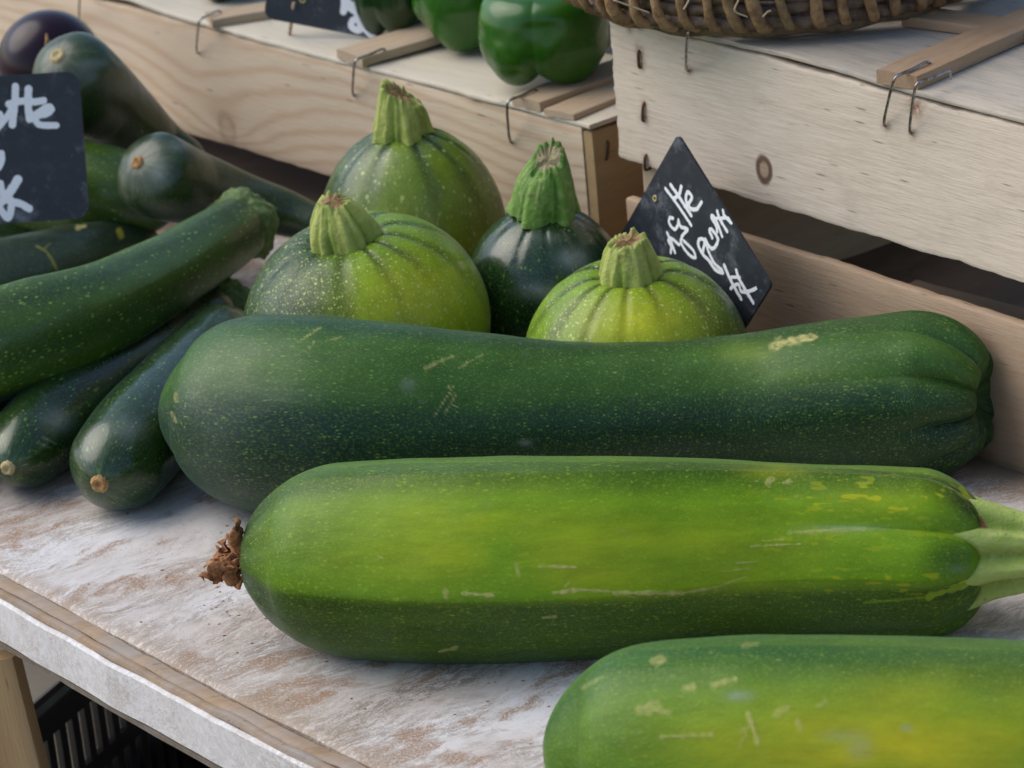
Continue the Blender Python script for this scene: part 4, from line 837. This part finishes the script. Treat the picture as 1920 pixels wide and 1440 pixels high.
def pt_2(uu, vv, m1, m2, m3, m4, AA, PH, tc):
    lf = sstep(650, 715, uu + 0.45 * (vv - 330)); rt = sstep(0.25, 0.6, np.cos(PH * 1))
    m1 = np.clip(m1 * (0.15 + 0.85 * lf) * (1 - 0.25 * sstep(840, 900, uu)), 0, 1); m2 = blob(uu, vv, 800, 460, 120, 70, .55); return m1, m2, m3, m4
def pt_3(uu, vv, m1, m2, m3, m4, AA, PH, tc):
    m4 = blob(uu, vv, 1075, 485, 26, 20, .75) + blob(uu, vv, 1020, 548, 40, 14, .5) + blob(uu, vv, 1035, 445, 30, 10, .2); return m1, m2, m3, m4
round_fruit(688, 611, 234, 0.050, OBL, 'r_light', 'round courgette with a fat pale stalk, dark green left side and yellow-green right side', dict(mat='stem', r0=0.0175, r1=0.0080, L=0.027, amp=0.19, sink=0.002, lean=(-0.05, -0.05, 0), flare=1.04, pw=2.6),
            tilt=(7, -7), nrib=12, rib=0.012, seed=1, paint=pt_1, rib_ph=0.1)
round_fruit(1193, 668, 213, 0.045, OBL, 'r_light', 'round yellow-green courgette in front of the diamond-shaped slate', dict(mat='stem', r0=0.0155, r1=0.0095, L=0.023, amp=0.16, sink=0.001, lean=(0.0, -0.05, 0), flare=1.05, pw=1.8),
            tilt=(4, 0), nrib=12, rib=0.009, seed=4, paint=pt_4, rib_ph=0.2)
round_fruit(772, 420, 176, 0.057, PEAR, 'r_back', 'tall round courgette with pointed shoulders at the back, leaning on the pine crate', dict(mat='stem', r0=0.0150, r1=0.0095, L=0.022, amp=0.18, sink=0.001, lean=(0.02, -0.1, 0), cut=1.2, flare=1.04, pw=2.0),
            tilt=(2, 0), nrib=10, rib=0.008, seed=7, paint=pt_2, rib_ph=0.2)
round_fruit(1024, 545, 152, 0.0455, OVAL, 'r_dark', 'small dark green round courgette with a bright green stalk between the lighter ones', dict(mat='stem_g', r0=0.0170, r1=0.0085, L=0.030, amp=0.17, sink=0.001, lean=(0.10, -0.1, 0), cut=1.0, flare=1.04, pw=1.7),
            tilt=(1, 3), nrib=10, rib=0.006, seed=9, paint=pt_3, rib_ph=0.0, light=lambda g, t, n, P: 0.15 + 0.35 * t * g + 0.2 * n)

# ------------------------------------------------------------------ PILE OF COURGETTES AT THE LEFT
def band_c(SS, PH, tc):
    n = noise(tc * [0.3, 1, 1], 40, 8, 3); return np.clip(0.35 + 0.3 * np.cos(5 * PH) * 0.5 + 0.35 * n, 0, 1)
def cut_stem(r, L, mat='stem_g', lean=(0, 0, 0), ns=5, name='stem', amp=0.2):
    def f(info):
        ribbed_stem(info['C'][-1] - info['T'][-1] * 0.006, info['T'][-1] + np.array(lean), r, r * 0.85, L, info['root'], M[mat], amp=amp, flare=1.25, seed=3, cut=0.2)
    return f
def ruffled_end(r, L, mat='stem_d'):
    """knobbly flared stalk end"""
    def f(info):
        C1, T1, a, b = info['C'][-1], info['T'][-1], info['N'][-1], info['B'][-1]
        n, nr = 40, 90; t = np.linspace(0, 1, n); ph = np.arange(nr) * 2 * pi / nr; TT, PH = np.meshgrid(t, ph, indexing='ij')
        rad = r * (0.95 + 0.22 * np.sin(TT * pi * 1.0) + 0.08 * np.cos(5 * PH) + 0.10 * TT); zz = (TT - 0.45) * L
        V = C1 + zz[..., None] * T1 + rad[..., None] * (np.cos(PH)[..., None] * a + np.sin(PH)[..., None] * b)
        N3 = V.reshape(-1, 3); V = V + (0.0032 * noise(N3, 220, 3, 4)).reshape(n, nr)[..., None] * (np.cos(PH)[..., None] * a + np.sin(PH)[..., None] * b) + (0.0018 * noise(N3, 230, 8, 2)).reshape(n, nr)[..., None] * T1
        last = V[-1]; cen = last.mean(0); rows = [V] + [(cen + (last - cen) * q - T1 * 0.0015 * (1 - q) + 0.001 * noise(last * q, 300, 2)[:, None] * T1)[None] for q in (.85, .6, .3, .03)]
        V = np.concatenate(rows); mesh_obj('stem', V.reshape(-1, 3), grid_faces(len(V), nr), M[mat], info['root'], attrs={'m1': np.full(len(V) * nr, .8), 'm2': np.zeros(len(V) * nr)})
    return f
PG = 'courgettes heaped at the left'
CG = dict(cat='courgette', group=PG)
# G: nearest, end facing the camera
def pG(uu, vv, fc, m1, m2, m3, m4, SS, PH, tc): return m1, m2, m3, np.clip(m4 + fc * (blob(uu, vv, 235, 805, 30, 25, .35)), 0, 1)  # highlight on the upper skin, painted as a pale patch
long_fruit('courgette', [(186, 908, 80, None), (222, 868, 93, None), (262, 818, 96, None), (325, 745, 92, None), (400, 662, 80, None), (440, 610, 66, None)], M['c_dark'], 'dark courgette at the front of the pile, its orange-brown blossom end facing the viewer', capL=0.12, capR=0.14, seed=11,
           ns=260, nr=200, lightband=band_c, scarL=(0.0056, 'scar'), paint=pG, **CG)
def pF(uu, vv, fc, m1, m2, m3, m4, SS, PH, tc): return m1, m2, m3, np.clip(m4 + fc * (blob(uu, vv, 110, 790, 28, 22, .55) + seg_mask(uu, vv, [(70, 830, 95, 840, 2, .3), (80, 820, 105, 832, 2, .3)])), 0, 1)
long_fruit('courgette', [(14, 878, 66, None), (60, 826, 80, None), (130, 768, 86, None), (230, 698, 82, None), (330, 632, 70, None), (425, 572, 50, None)], M['c_dark'], 'slim dark courgette under the long one, pale round blossom end near the left frame edge', capL=0.12, capR=0.08, seed=12,
           ns=260, nr=200, lightband=band_c, scarL=(0.0046, 'scar_p'), paint=pF, stem=ruffled_end(0.0105, 0.018), **CG)
long_fruit('courgette', [(-190, 900, 60, None), (-120, 850, 66, None), (-30, 790, 68, None), (60, 720, 64, None), (150, 655, 50, None)], M['c_dark'], 'dark courgette mostly hidden below the long one at the left frame edge', capL=0.12, capR=0.14, seed=13, lightband=band_c, **CG)
def bE(SS, PH, tc):
    n = noise(tc * [0.3, 1, 1], 40, 8, 3); return np.clip(0.45 + 0.25 * np.cos(6 * PH + .5) + 0.35 * n, 0, 1)
long_fruit('courgette', [(-150, 700, 90, 0.062), (-60, 665, 104, 0.062), (60, 628, 104, 0.061), (180, 583, 90, 0.060), (300, 520, 76, 0.057), (400, 460, 68, 0.053), (452, 424, 60, 0.050)], M['c_mid'], 'long speckled courgette lying on top of the pile with a ruffled green stalk end', capL=0.14, capR=0.045, pR_=2.6, seed=14,
           ns=300, nr=220, ribs=6, rib_amp=0.012, poly=0.30, lightband=bE, stem=ruffled_end(0.0165, 0.017), streakL=False, **CG)
def pD(uu, vv, fc, m1, m2, m3, m4, SS, PH, tc):
    m2 = seg_mask(uu, vv, [(222, 432, 228, 442, 4, .9), (70, 462, 88, 472, 2, .5), (88, 472, 108, 506, 2, .5), (80, 470, 95, 455, 1.5, .4)]) * fc; m3 = seg_mask(uu, vv, [(148, 428, 158, 424, 4, .9)]) * fc
    return m1, m2, m3, np.clip(m4 + fc * 0.08, 0, 1)
long_fruit('courgette', [(-160, 560, 66, 0.034), (-90, 545, 74, 0.034), (20, 520, 76, 0.033), (130, 495, 72, 0.031), (230, 470, 62, 0.028), (300, 455, 50, 0.026)], M['c_dull'], 'dull green courgette lying below the left slate sign', capL=0.12, capR=0.16, seed=15, ns=260, nr=180, lightband=bE, paint=pD, **CG)
def pB(uu, vv, fc, m1, m2, m3, m4, SS, PH, tc): return np.clip(m1 + fc * blob(uu, vv, 170, 350, 70, 60, .9), 0, 1), m2, m3, m4
long_fruit('courgette', [(-230, 312, 80, 0.060), (-60, 328, 92, 0.061), (60, 340, 95, 0.061), (150, 352, 92, 0.060), (250, 372, 84, 0.053), (330, 396, 58, 0.046)], M['c_mid'], 'brighter green courgette partly behind the left slate sign', capL=0.14, capR=0.14, seed=16, lightband=bE, paint=pB, **CG)
def pC(uu, vv, fc, m1, m2, m3, m4, SS, PH, tc): return m1, m2, m3, np.clip(m4 + fc * (blob(uu, vv, 298, 322, 20, 26, .5) + blob(uu, vv, 335, 275, 22, 10, .35) + blob(uu, vv, 450, 350, 70, 14, .2)), 0, 1)
long_fruit('courgette', [(258, 305, 74, 0.088), (300, 330, 81, 0.075), (365, 352, 70, 0.060), (450, 376, 54, 0.046), (540, 402, 42, 0.035), (612, 430, 32, 0.028)], M['c_dull'], 'tapering dark courgette with a rough brown blossom end, neck pointing at the round courgettes', capL=0.10, capR=0.06, seed=17,
           ns=280, nr=200, lightband=band_c, scarL=(0.0052, 'scar'), paint=pC, **CG)
def pA(uu, vv, fc, m1, m2, m3, m4, SS, PH, tc): return m1, m2, m3, np.clip(m4 + fc * (blob(uu, vv, 180, 120, 34, 10, .35) + blob(uu, vv, 245, 165, 60, 20, .25) + blob(uu, vv, 160, 140, 30, 14, .2)), 0, 1)
long_fruit('courgette', [(108, 105, 76, 0.137), (150, 150, 82, 0.117), (192, 192, 80, 0.097), (244, 238, 70, 0.077), (305, 278, 52, 0.058), (385, 316, 34, 0.045)], M['c_dull'], 'dark courgette at the top of the pile in front of the aubergine, cream blossom end', capL=0.12, capR=0.10, seed=18,
           ns=280, nr=200, lightband=band_c, scarL=(0.0062, 'scar_p'), paint=pA, **CG)
# support: courgettes lower in the heap that show only as dark shapes
long_fruit('courgette', [(-60, 268, 66, 0.050), (40, 262, 74, 0.050), (140, 275, 74, 0.045), (210, 300, 66, 0.040), (270, 330, 50, 0.034)], M['c_dark'], 'shaded courgette at the bottom of the heap below the top one', capL=0.14, capR=0.14, seed=19, lightband=band_c, **CG)

long_fruit('courgette', [(-200, 470, 50, 0.028), (-120, 462, 62, 0.029), (0, 448, 64, 0.029), (120, 436, 62, 0.029), (230, 432, 46, 0.027)], M['c_dark'], 'added dark courgette wedged between the dull one and the brighter one beside the sign', capL=0.14, capR=0.14, seed=20, lightband=band_c, **CG)  # added to darken a bright gap in the heap

# aubergine
def aubergine(u, v, hw, z):
    p = onz(u, v, z); a = hw * depth(p) / FPX; n, nr = 80, 80; t = np.linspace(0, pi, n); ph = np.arange(nr) * 2 * pi / nr; TT, PH = np.meshgrid(t, ph, indexing='ij')
    zz = np.cos(TT) * (1 + 0.75 * (np.cos(TT) < 0) ); rr = np.sin(TT) ** 0.92 * (1 - 0.18 * (np.cos(TT) < 0) * np.abs(np.cos(TT)))
    V = np.stack([rr * np.cos(PH), rr * np.sin(PH), zz], -1) * a
    Rt = np.array(Matrix.Rotation(radians(68), 3, 'X')) @ np.array(Matrix.Rotation(radians(25), 3, 'Z')); V = V @ Rt.T + p
    root = empty('aubergine', (p[0], p[1], V[..., 2].min()), 0, 'shiny dark purple aubergine in the far left corner behind the top courgette', 'aubergine')
    mesh_obj('body', V.reshape(-1, 3), grid_faces(n, nr), M['egg'], root)
    q = p + (onz(88, 78, z + a * .3) - p); d = CAM - p; d /= np.linalg.norm(d)
    s0 = onplane(90, 84, p + d * a * 0.93, d); V2, F2 = tube([s0 + d * 0.001, s0 + UP * 0.003 + d * 0.0008, s0 + UP * 0.007 + d * 0.0], [0.0022, 0.0012, 0.0004], 6); mesh_obj('blossom_scar', V2, F2, M['scar'], root)
    REG.append(('aubergine', np.array([p]), np.array([a])))
aubergine(94, 116, 98, 0.100)

# ------------------------------------------------------------------ PEPPERS
def pepper(u, v, hw, hh, z0, mat, label, lobes=4, rot=0.0, seed=0, tilt=(0, 0), stem=True):
    """u,v: photo pixel of the centre; hh half height in metres"""
    z = z0 + hh; p = onz(u, v, z); a = hw * depth(p) / FPX
    n, nr = 120, 160; t = np.linspace(0, 1, n); ph = np.arange(nr) * 2 * pi / nr; TT, PH = np.meshgrid(t, ph, indexing='ij'); th = TT * pi
    rr = np.sin(th) ** 0.45; zz = np.cos(th); zz = np.sign(zz) * np.abs(zz) ** 0.85
    zz = zz - 0.42 * np.exp(-(rr / 0.42) ** 2) * (TT < 0.5) + 0.30 * np.exp(-(rr / 0.35) ** 2) * (TT > 0.5)
    g = np.abs(np.cos(lobes / 2 * (PH - rot))); k = 0.05 + 0.26 * sstep(0.5, 0.92, TT) + 0.12 * sstep(0.3, 0.05, TT)
    rr = rr * (1 - k * (1 - g ** 0.7)) * (1 - 0.14 * TT); zz = zz + (TT > 0.5) * sstep(0.6, 0.95, TT) * 0.42 * (1 - g ** 0.6) 
    q = np.stack([rr * np.cos(PH), rr * np.sin(PH), zz], -1); rr = rr * (1 + 0.05 * noise(q, 2.2, seed, 2))
    V = np.stack([a * rr * np.cos(PH), a * rr * np.sin(PH), hh * zz], -1)
    Rt = np.array(Matrix.Rotation(radians(tilt[0]), 3, 'X') @ Matrix.Rotation(radians(tilt[1]), 3, 'Y')); V = V @ Rt.T + p; V[..., 2] += z0 - V[..., 2].min()
    root = empty('green_pepper', (p[0], p[1], z0), 0, label, 'pepper', 'green peppers on the pine crate')
    mesh_obj('body', V.reshape(-1, 3), grid_faces(n, nr), M[mat], root)
    if stem:
        top = V[0].mean(0); axv = Rt @ np.array([0, 0, 1.0])
        V2, F2 = tube(catmull(np.array([top - axv * 0.002, top + axv * 0.004, top + axv * 0.016 + R0 * 0.003]), 12), [0.011, 0.0095, 0.006, 0.0048, 0.0042, 0.004, 0.0038, 0.0038, 0.0038, 0.004, 0.0044, 0.005], 14)
        mesh_obj('stem', V2, F2, M['pstem'], root)
    REG.append((label, np.array([p]), np.array([a])))
zs = ztl + 0.0029
pepper(1022, 53, 138, 0.0285, zs + 0.004, 'pep', 'glossy green bell pepper beside the right crate, two rounded lobes at its base', lobes=4, rot=0.55, seed=1, tilt=(3, 0))
pepper(880, -20, 118, 0.034, zs, 'pep', 'green bell pepper left of the glossy two-lobed one, cut by the top edge', lobes=3, rot=0.3, seed=2, tilt=(6, 10))
pepper(735, -30, 80, 0.030, zs, 'pepd', 'dark green pepper behind the blue-grey price slate at the top', lobes=4, rot=0.2, seed=3)
pepper(430, -95, 90, 0.030, zs, 'pepd', 'dark green pepper at the top edge, left of the price slate', lobes=4, rot=0.9, seed=4)
pepper(1150, -10, 70, 0.030, zs, 'pep', 'green pepper deep in the gap between the two crates', lobes=4, rot=0.4, seed=5)

# ------------------------------------------------------------------ SLATE SIGNS
def sign(name, label, p0, nrm, tl, tr, bl, rad, strokes, thick=0.0016, res=0.0006, holes=(), smooth_hole=0.0026, inkw=1.25):
    """tl, tr, bl: photo pixels of three corners; strokes: (points px, half width px)"""
    nrm = np.asarray(nrm, float); nrm /= np.linalg.norm(nrm)
    A, B, D = (onplane(*q, p0, nrm) for q in (tl, tr, bl)); W = np.linalg.norm(B - A); Hh = np.linalg.norm(D - A)
    ex = (B - A) / W; ey = (D - A); ey = ey - ex * (ey @ ex); Hh = np.linalg.norm(ey); ey /= Hh
    nx, ny = int(W / res) + 2, int(Hh / res) + 2
    x = np.linspace(0, 1, nx); y = np.linspace(0, 1, ny); XX, YY = np.meshgrid(x, y, indexing='ij')
    # square grid mapped on to a rounded rectangle: pull the corner zones in
    X_, Y_ = XX * W, YY * Hh
    cx = np.clip(X_, rad, W - rad); cy = np.clip(Y_, rad, Hh - rad); dx, dy = X_ - cx, Y_ - cy
    mx = np.maximum(np.abs(dx), np.abs(dy)); ln = np.hypot(dx, dy) + 1e-12; both = (np.abs(dx) > 0) & (np.abs(dy) > 0)
    X2 = np.where(both, cx + dx / ln * mx, X_); Y2 = np.where(both, cy + dy / ln * mx, Y_)
    ink = np.full(X_.shape, 1.0)
    def w2p(px): 
        q = onplane(*px, p0, nrm) - A; return np.array([q @ ex, q @ ey])
    sc = W / max(1e-6, np.hypot(tr[0] - tl[0], tr[1] - tl[1]))
    for pts, hwp in strokes:
        Q = np.array([w2p(q) for q in pts]); 
        if len(Q) > 2: Q = catmull(np.c_[Q, np.zeros(len(Q))], 10 * len(Q))[:, :2]
        hwm = hwp * depth(A) / FPX * inkw
        for i in range(len(Q) - 1):
            e = Q[i + 1] - Q[i]; L2 = e @ e + 1e-12; t = np.clip(((X2 - Q[i][0]) * e[0] + (Y2 - Q[i][1]) * e[1]) / L2, 0, 1)
            ink = np.minimum(ink, np.hypot(X2 - Q[i][0] - t * e[0], Y2 - Q[i][1] - t * e[1]) - hwm)
    ink = np.clip(ink, -0.01, 0.01)
    fr = A + X2[..., None] * ex + Y2[..., None] * ey; bkp = fr - nrm * thick
    V = np.concatenate([fr.reshape(-1, 3), bkp.reshape(-1, 3)]); Fq = grid_faces(nx, ny, wrap=False); nb = nx * ny
    F = [Fq, Fq[:, ::-1] + nb]
    bd = [i * ny for i in range(nx)] + [(nx - 1) * ny + j for j in range(1, ny)] + [i * ny + ny - 1 for i in range(nx - 2, -1, -1)] + [j for j in range(ny - 2, 0, -1)]
    bd = np.array(bd); b2_ = np.roll(bd, -1); F.append(np.stack([bd, bd + nb, b2_ + nb, b2_], -1)); F = np.concatenate(F)
    cxy = (A + B + D + (B + D - A)) / 4; low = V[:, 2].min()
    root = empty(name, (cxy[0], cxy[1], low), 0, label, 'sign', 'slate signs among the vegetables')
    mesh_obj('board', V, F, M['slate'], root, sharp=40, attrs={'ink': np.r_[ink.ravel(), np.full(nb, 0.01)]})
    for hpx in holes:
        h = onplane(*hpx, p0, nrm) + nrm * 0.0002; a = np.arange(24) * 2 * pi / 24
        P = h + smooth_hole * (np.cos(a)[:, None] * ex + np.sin(a)[:, None] * ey); V2, F2 = tube(P, 0.0006, 6, closed=True); mesh_obj('eyelet', V2, F2, M['scar_p'], root)
        mb = MB(); mb.tube([h - nrm * 0.0001, h + nrm * 0.00012], smooth_hole * 0.8, 20); mb.build('eyelet_hole', M['plast'], root)
    return root, low
def zs1(x, y): return (x / 4.646, 120 + y / 4.646)       # measured in an enlargement of the left sign
sg_p = onz(100, 410, 0.062); sg_n = np.array([0.05, -1.0, 0.28])
L1 = [([zs1(135, 195), zs1(128, 330), zs1(108, 530)], 5.4), ([zs1(130, 340), zs1(60, 460), zs1(-20, 560)], 4.6), ([zs1(75, 350), zs1(110, 340), zs1(200, 322), zs1(300, 330), zs1(380, 318)], 5.2), ([zs1(248, 215), zs1(245, 340), zs1(258, 480)], 5.6),
      ([zs1(300, 445), zs1(390, 440), zs1(448, 400), zs1(430, 372), zs1(370, 400), zs1(310, 450), zs1(330, 520), zs1(400, 535), zs1(490, 535)], 4.9),
      ([zs1(-40, 440), zs1(0, 440), zs1(-10, 530), zs1(-60, 560)], 5.0),
      ([zs1(10, 780), zs1(12, 840), zs1(-15, 900)], 5.4),
      ([zs1(155, 1005), zs1(90, 1110), zs1(20, 1190), zs1(-40, 1240)], 6.6), ([zs1(0, 1040), zs1(15, 1110), zs1(80, 1190), zs1(170, 1215), zs1(255, 1260)], 5.6), ([zs1(-20, 1040), zs1(10, 1120), zs1(90, 1180), zs1(95, 1270), zs1(70, 1340), zs1(20, 1290), zs1(-10, 1240)], 5.4)]
sign('slate_sign', 'chalkboard slate sign with white brush writing at the left frame edge', sg_p, sg_n, (-260, 158), (148, 133), (-290, 438), 0.008, L1)
def zs2(x, y): return (1160 + x / 3.79, 240 + y / 3.79)
k_ = CAM + ray(1446, 534) / FPX * 1.70; _a, _e = radians(-58), radians(6)
dn = np.array([sin(_a) * cos(_e), -cos(_a) * cos(_e), sin(_e)])
L2 = [([zs2(332, 430), zs2(400, 520), zs2(515, 690)], 2.9), ([zs2(370, 405), zs2(430, 490), zs2(515, 620)], 3.3), ([zs2(395, 500), zs2(430, 470), zs2(445, 415)], 3.2),
      ([zs2(470, 560), zs2(500, 530), zs2(520, 490), zs2(490, 455), zs2(478, 510), zs2(510, 570), zs2(555, 575), zs2(590, 525)], 3.0),
      ([zs2(385, 640), zs2(362, 640), zs2(360, 680), zs2(400, 720), zs2(420, 690), zs2(425, 655)], 2.8), ([zs2(425, 655), zs2(440, 700), zs2(490, 720), zs2(450, 770), zs2(445, 820), zs2(500, 900), zs2(545, 920), zs2(530, 870), zs2(460, 800)], 2.7),
      ([zs2(345, 745), zs2(380, 830), zs2(400, 885)], 2.8), ([zs2(370, 780), zs2(395, 800), zs2(430, 830)], 2.8), ([zs2(370, 885), zs2(372, 840), zs2(350, 800)], 2.6),
      ([zs2(700, 735), zs2(690, 690), zs2(660, 640), zs2(665, 620), zs2(690, 650), zs2(735, 770)], 2.7), ([zs2(700, 590), zs2(715, 640), zs2(770, 735)], 2.9), ([zs2(740, 585), zs2(750, 620), zs2(800, 675)], 2.9), ([zs2(690, 640), zs2(740, 640), zs2(790, 640)], 2.4),
      ([zs2(615, 790), zs2(650, 850), zs2(680, 850), zs2(705, 790), zs2(660, 720), zs2(645, 730), zs2(665, 780)], 3.0),
      ([zs2(600, 870), zs2(610, 800), zs2(575, 790), zs2(565, 830), zs2(600, 900), zs2(640, 940), zs2(690, 1010), zs2(740, 1030)], 3.0), ([zs2(615, 800), zs2(640, 880), zs2(680, 960), zs2(735, 1010)], 2.8),
      ([zs2(750, 975), zs2(800, 1090), zs2(870, 1215)], 3.2), ([zs2(835, 1010), zs2(850, 1060), zs2(900, 1150), zs2(955, 1240)], 3.2), ([zs2(795, 1140), zs2(850, 1110), zs2(870, 1160), zs2(925, 1160), zs2(975, 1140)], 2.8), ([zs2(800, 1060), zs2(860, 1060)], 2.6)]
sign('slate_sign', 'small black slate standing on its corner with white writing, behind the round courgettes', k_, dn, (1270, 252), (1446, 534), (1152, 475), 0.003, L2, holes=((1229, 372),), smooth_hole=0.0013)
def zs3(x, y): return (480 + x / 6.4, y / 6.4)
t_p = onz(700, 70, zs + 0.0005); t_n = np.array([-0.25, -1.0, 0.22])
L3 = [([zs3(1060, -80), zs3(1060, 40), zs3(1050, 140)], 5.5), ([zs3(1090, 60), zs3(1160, 110), zs3(1220, 160)], 6.0), ([zs3(1090, 20), zs3(1200, 90), zs3(1240, 30), zs3(1200, -40)], 5.5), ([zs3(1340, -30), zs3(1300, 100), zs3(1250, 220)], 6.5), ([zs3(1230, 180), zs3(1330, 170), zs3(1400, 135)], 5.0),
      ([zs3(1250, 240), zs3(1170, 240), zs3(1140, 300), zs3(1180, 350), zs3(1240, 360), zs3(1250, 260)], 5.0), ([zs3(1240, 230), zs3(1290, 310), zs3(1350, 380), zs3(1395, 425)], 6.0), ([zs3(1300, 250), zs3(1360, 330), zs3(1400, 400)], 5.0)]
sign('slate_sign', 'blue-grey slate price sign leaning on the pine crate at the top of the picture', t_p, t_n, (708, 74), (736, -110), (500, -8), 0.006, L3, holes=((568, 0),), smooth_hole=0.0014)
# thin wooden pick holding the price sign
pk = empty('sign_pick', tuple(onz(543, 64, zs)), 0, 'thin wooden pick holding the blue-grey price slate on the crate top', 'stick')
V, F = tube([onz(543, 64, zs), onplane(553, 5, t_p, t_n) + t_n * 0.002], 0.0011, 6); mesh_obj('stick', V, F, M['batten'], pk)

# ------------------------------------------------------------------ UNDER THE TABLE
def under_table():
    zt_ = -0.16; A = onz(58, 1342, zt_); B = onz(128, 1282, zt_); dv = B - A; dv[2] = 0; dv /= np.linalg.norm(dv); cv = np.array([dv[1], -dv[0], 0])
    W, D, Hc = 0.36, 0.52, 0.22; o = A - dv * 0.20
    cr = empty('plastic_crate', (o[0], o[1], zt_ - Hc), 0, 'black slotted plastic crate standing under the table', 'crate')
    mb = MB(); th = 0.004
    def wall(p, ax, L):
        n = int(L / 0.0125); wv = L / n; nrm = np.cross(ax, UP)
        for i in range(n):
            x0 = i * wv
            mb.box(p + ax * x0 + UP * (zt_ - Hc), ax * (wv * 0.52), nrm * th, UP * Hc)
        for (za, zb) in ((0, 0.05), (0.105, 0.117), (0.160, 0.170), (Hc - 0.017, Hc)):
            for i in range(n): mb.box(p + ax * (i * wv + wv * 0.52) + UP * (zt_ - Hc + za), ax * wv * 0.48, nrm * th, UP * (zb - za))
        mb.tube([p + UP * zt_, p + ax * L + UP * zt_], 0.005, 8)
    oo = o.copy(); oo[2] = 0
    wall(oo, dv, W); wall(oo + dv * W, cv, D); wall(oo + cv * D + dv * W, -dv, W); wall(oo + cv * D, -cv, D)
    mb.box(oo + UP * (zt_ - Hc), dv * W, cv * D, UP * 0.003)
    mb.build('crate_wall', M['plast'], cr, smooth=True, sharp=30)
    # it stands on a box
    fo = empty('foam_box', (o[0], o[1], -TABLE_H), 0, 'pale polystyrene box under the table beside the black crate', 'box')
    mb = MB(); q = oo - cv * 0.012 - dv * 0.05
    mb.box(q + UP * (-TABLE_H), dv * 0.6, -cv * 0.35, UP * (TABLE_H - 0.25)); mb.build('body', M['foam'], fo, smooth=False)
    mb = MB(); mb.box(q + cv * 0.004 - dv * 0.004 + UP * (-0.2495), dv * 0.608, -cv * 0.358, UP * 0.02); mb.build('lid', M['foam'], fo, smooth=False)
    st = empty('wooden_crate', (o[0], o[1], -TABLE_H), 0, 'wooden box supporting the black plastic crate under the table', 'crate')
    mb = MB(); mb.box(oo + UP * -TABLE_H, dv * W, cv * D, UP * (TABLE_H + zt_ - Hc - 0.0005)); mb.build('body', M['wood_end'], st, smooth=False)
under_table()

# crumbs of soil and dry skin on the table
mb = MB(); rc_ = random.Random(11)
for k in range(90):
    px = rc_.choice([(rc_.uniform(120, 900), rc_.uniform(960, 1400)), (rc_.uniform(380, 560), rc_.uniform(1090, 1180)), (rc_.uniform(900, 1250), rc_.uniform(1235, 1400))])
    c0 = onz(*px, 0.0); 
    if (c0 - e0) @ eb < 0.02: continue
    r_ = rc_.uniform(0.0003, 0.0009); a_ = rc_.uniform(0, pi)
    V = np.array([[cos(t + a_) * r_ * rc_.uniform(.6, 1.6), sin(t + a_) * r_ * rc_.uniform(.4, 1.1), 0.00005] for t in (0, 1.2, 2.4, 3.7, 5)] + [[0, 0, r_ * 0.7]]) + c0
    mb.add(V, [[0, 1, 5], [1, 2, 5], [2, 3, 5], [3, 4, 5], [4, 0, 5], [4, 3, 2, 1, 0]])
tag(mb.build('crumbs', M['dry'], None, smooth=False), 'tiny brown crumbs of soil and dried plant scattered on the white table', 'crumbs', kind='stuff')

import os
if os.environ.get('DBG_COLLIDE'):
    for i in range(len(REG)):
        for j in range(i + 1, len(REG)):
            a, A, ra = REG[i]; b, B, rb = REG[j]
            d = np.linalg.norm(A[:, None] - B[None], axis=-1) - ra[:, None] - rb[None]
            if d.min() < 0.001: print('COLL %.1f mm  %s | %s' % (d.min() * 1000, a[:50], b[:50]))
    for a, A, ra in REG: print('LOW %.1f mm %s' % ((A[:, 2] - ra).min() * 1000, a[:50]))
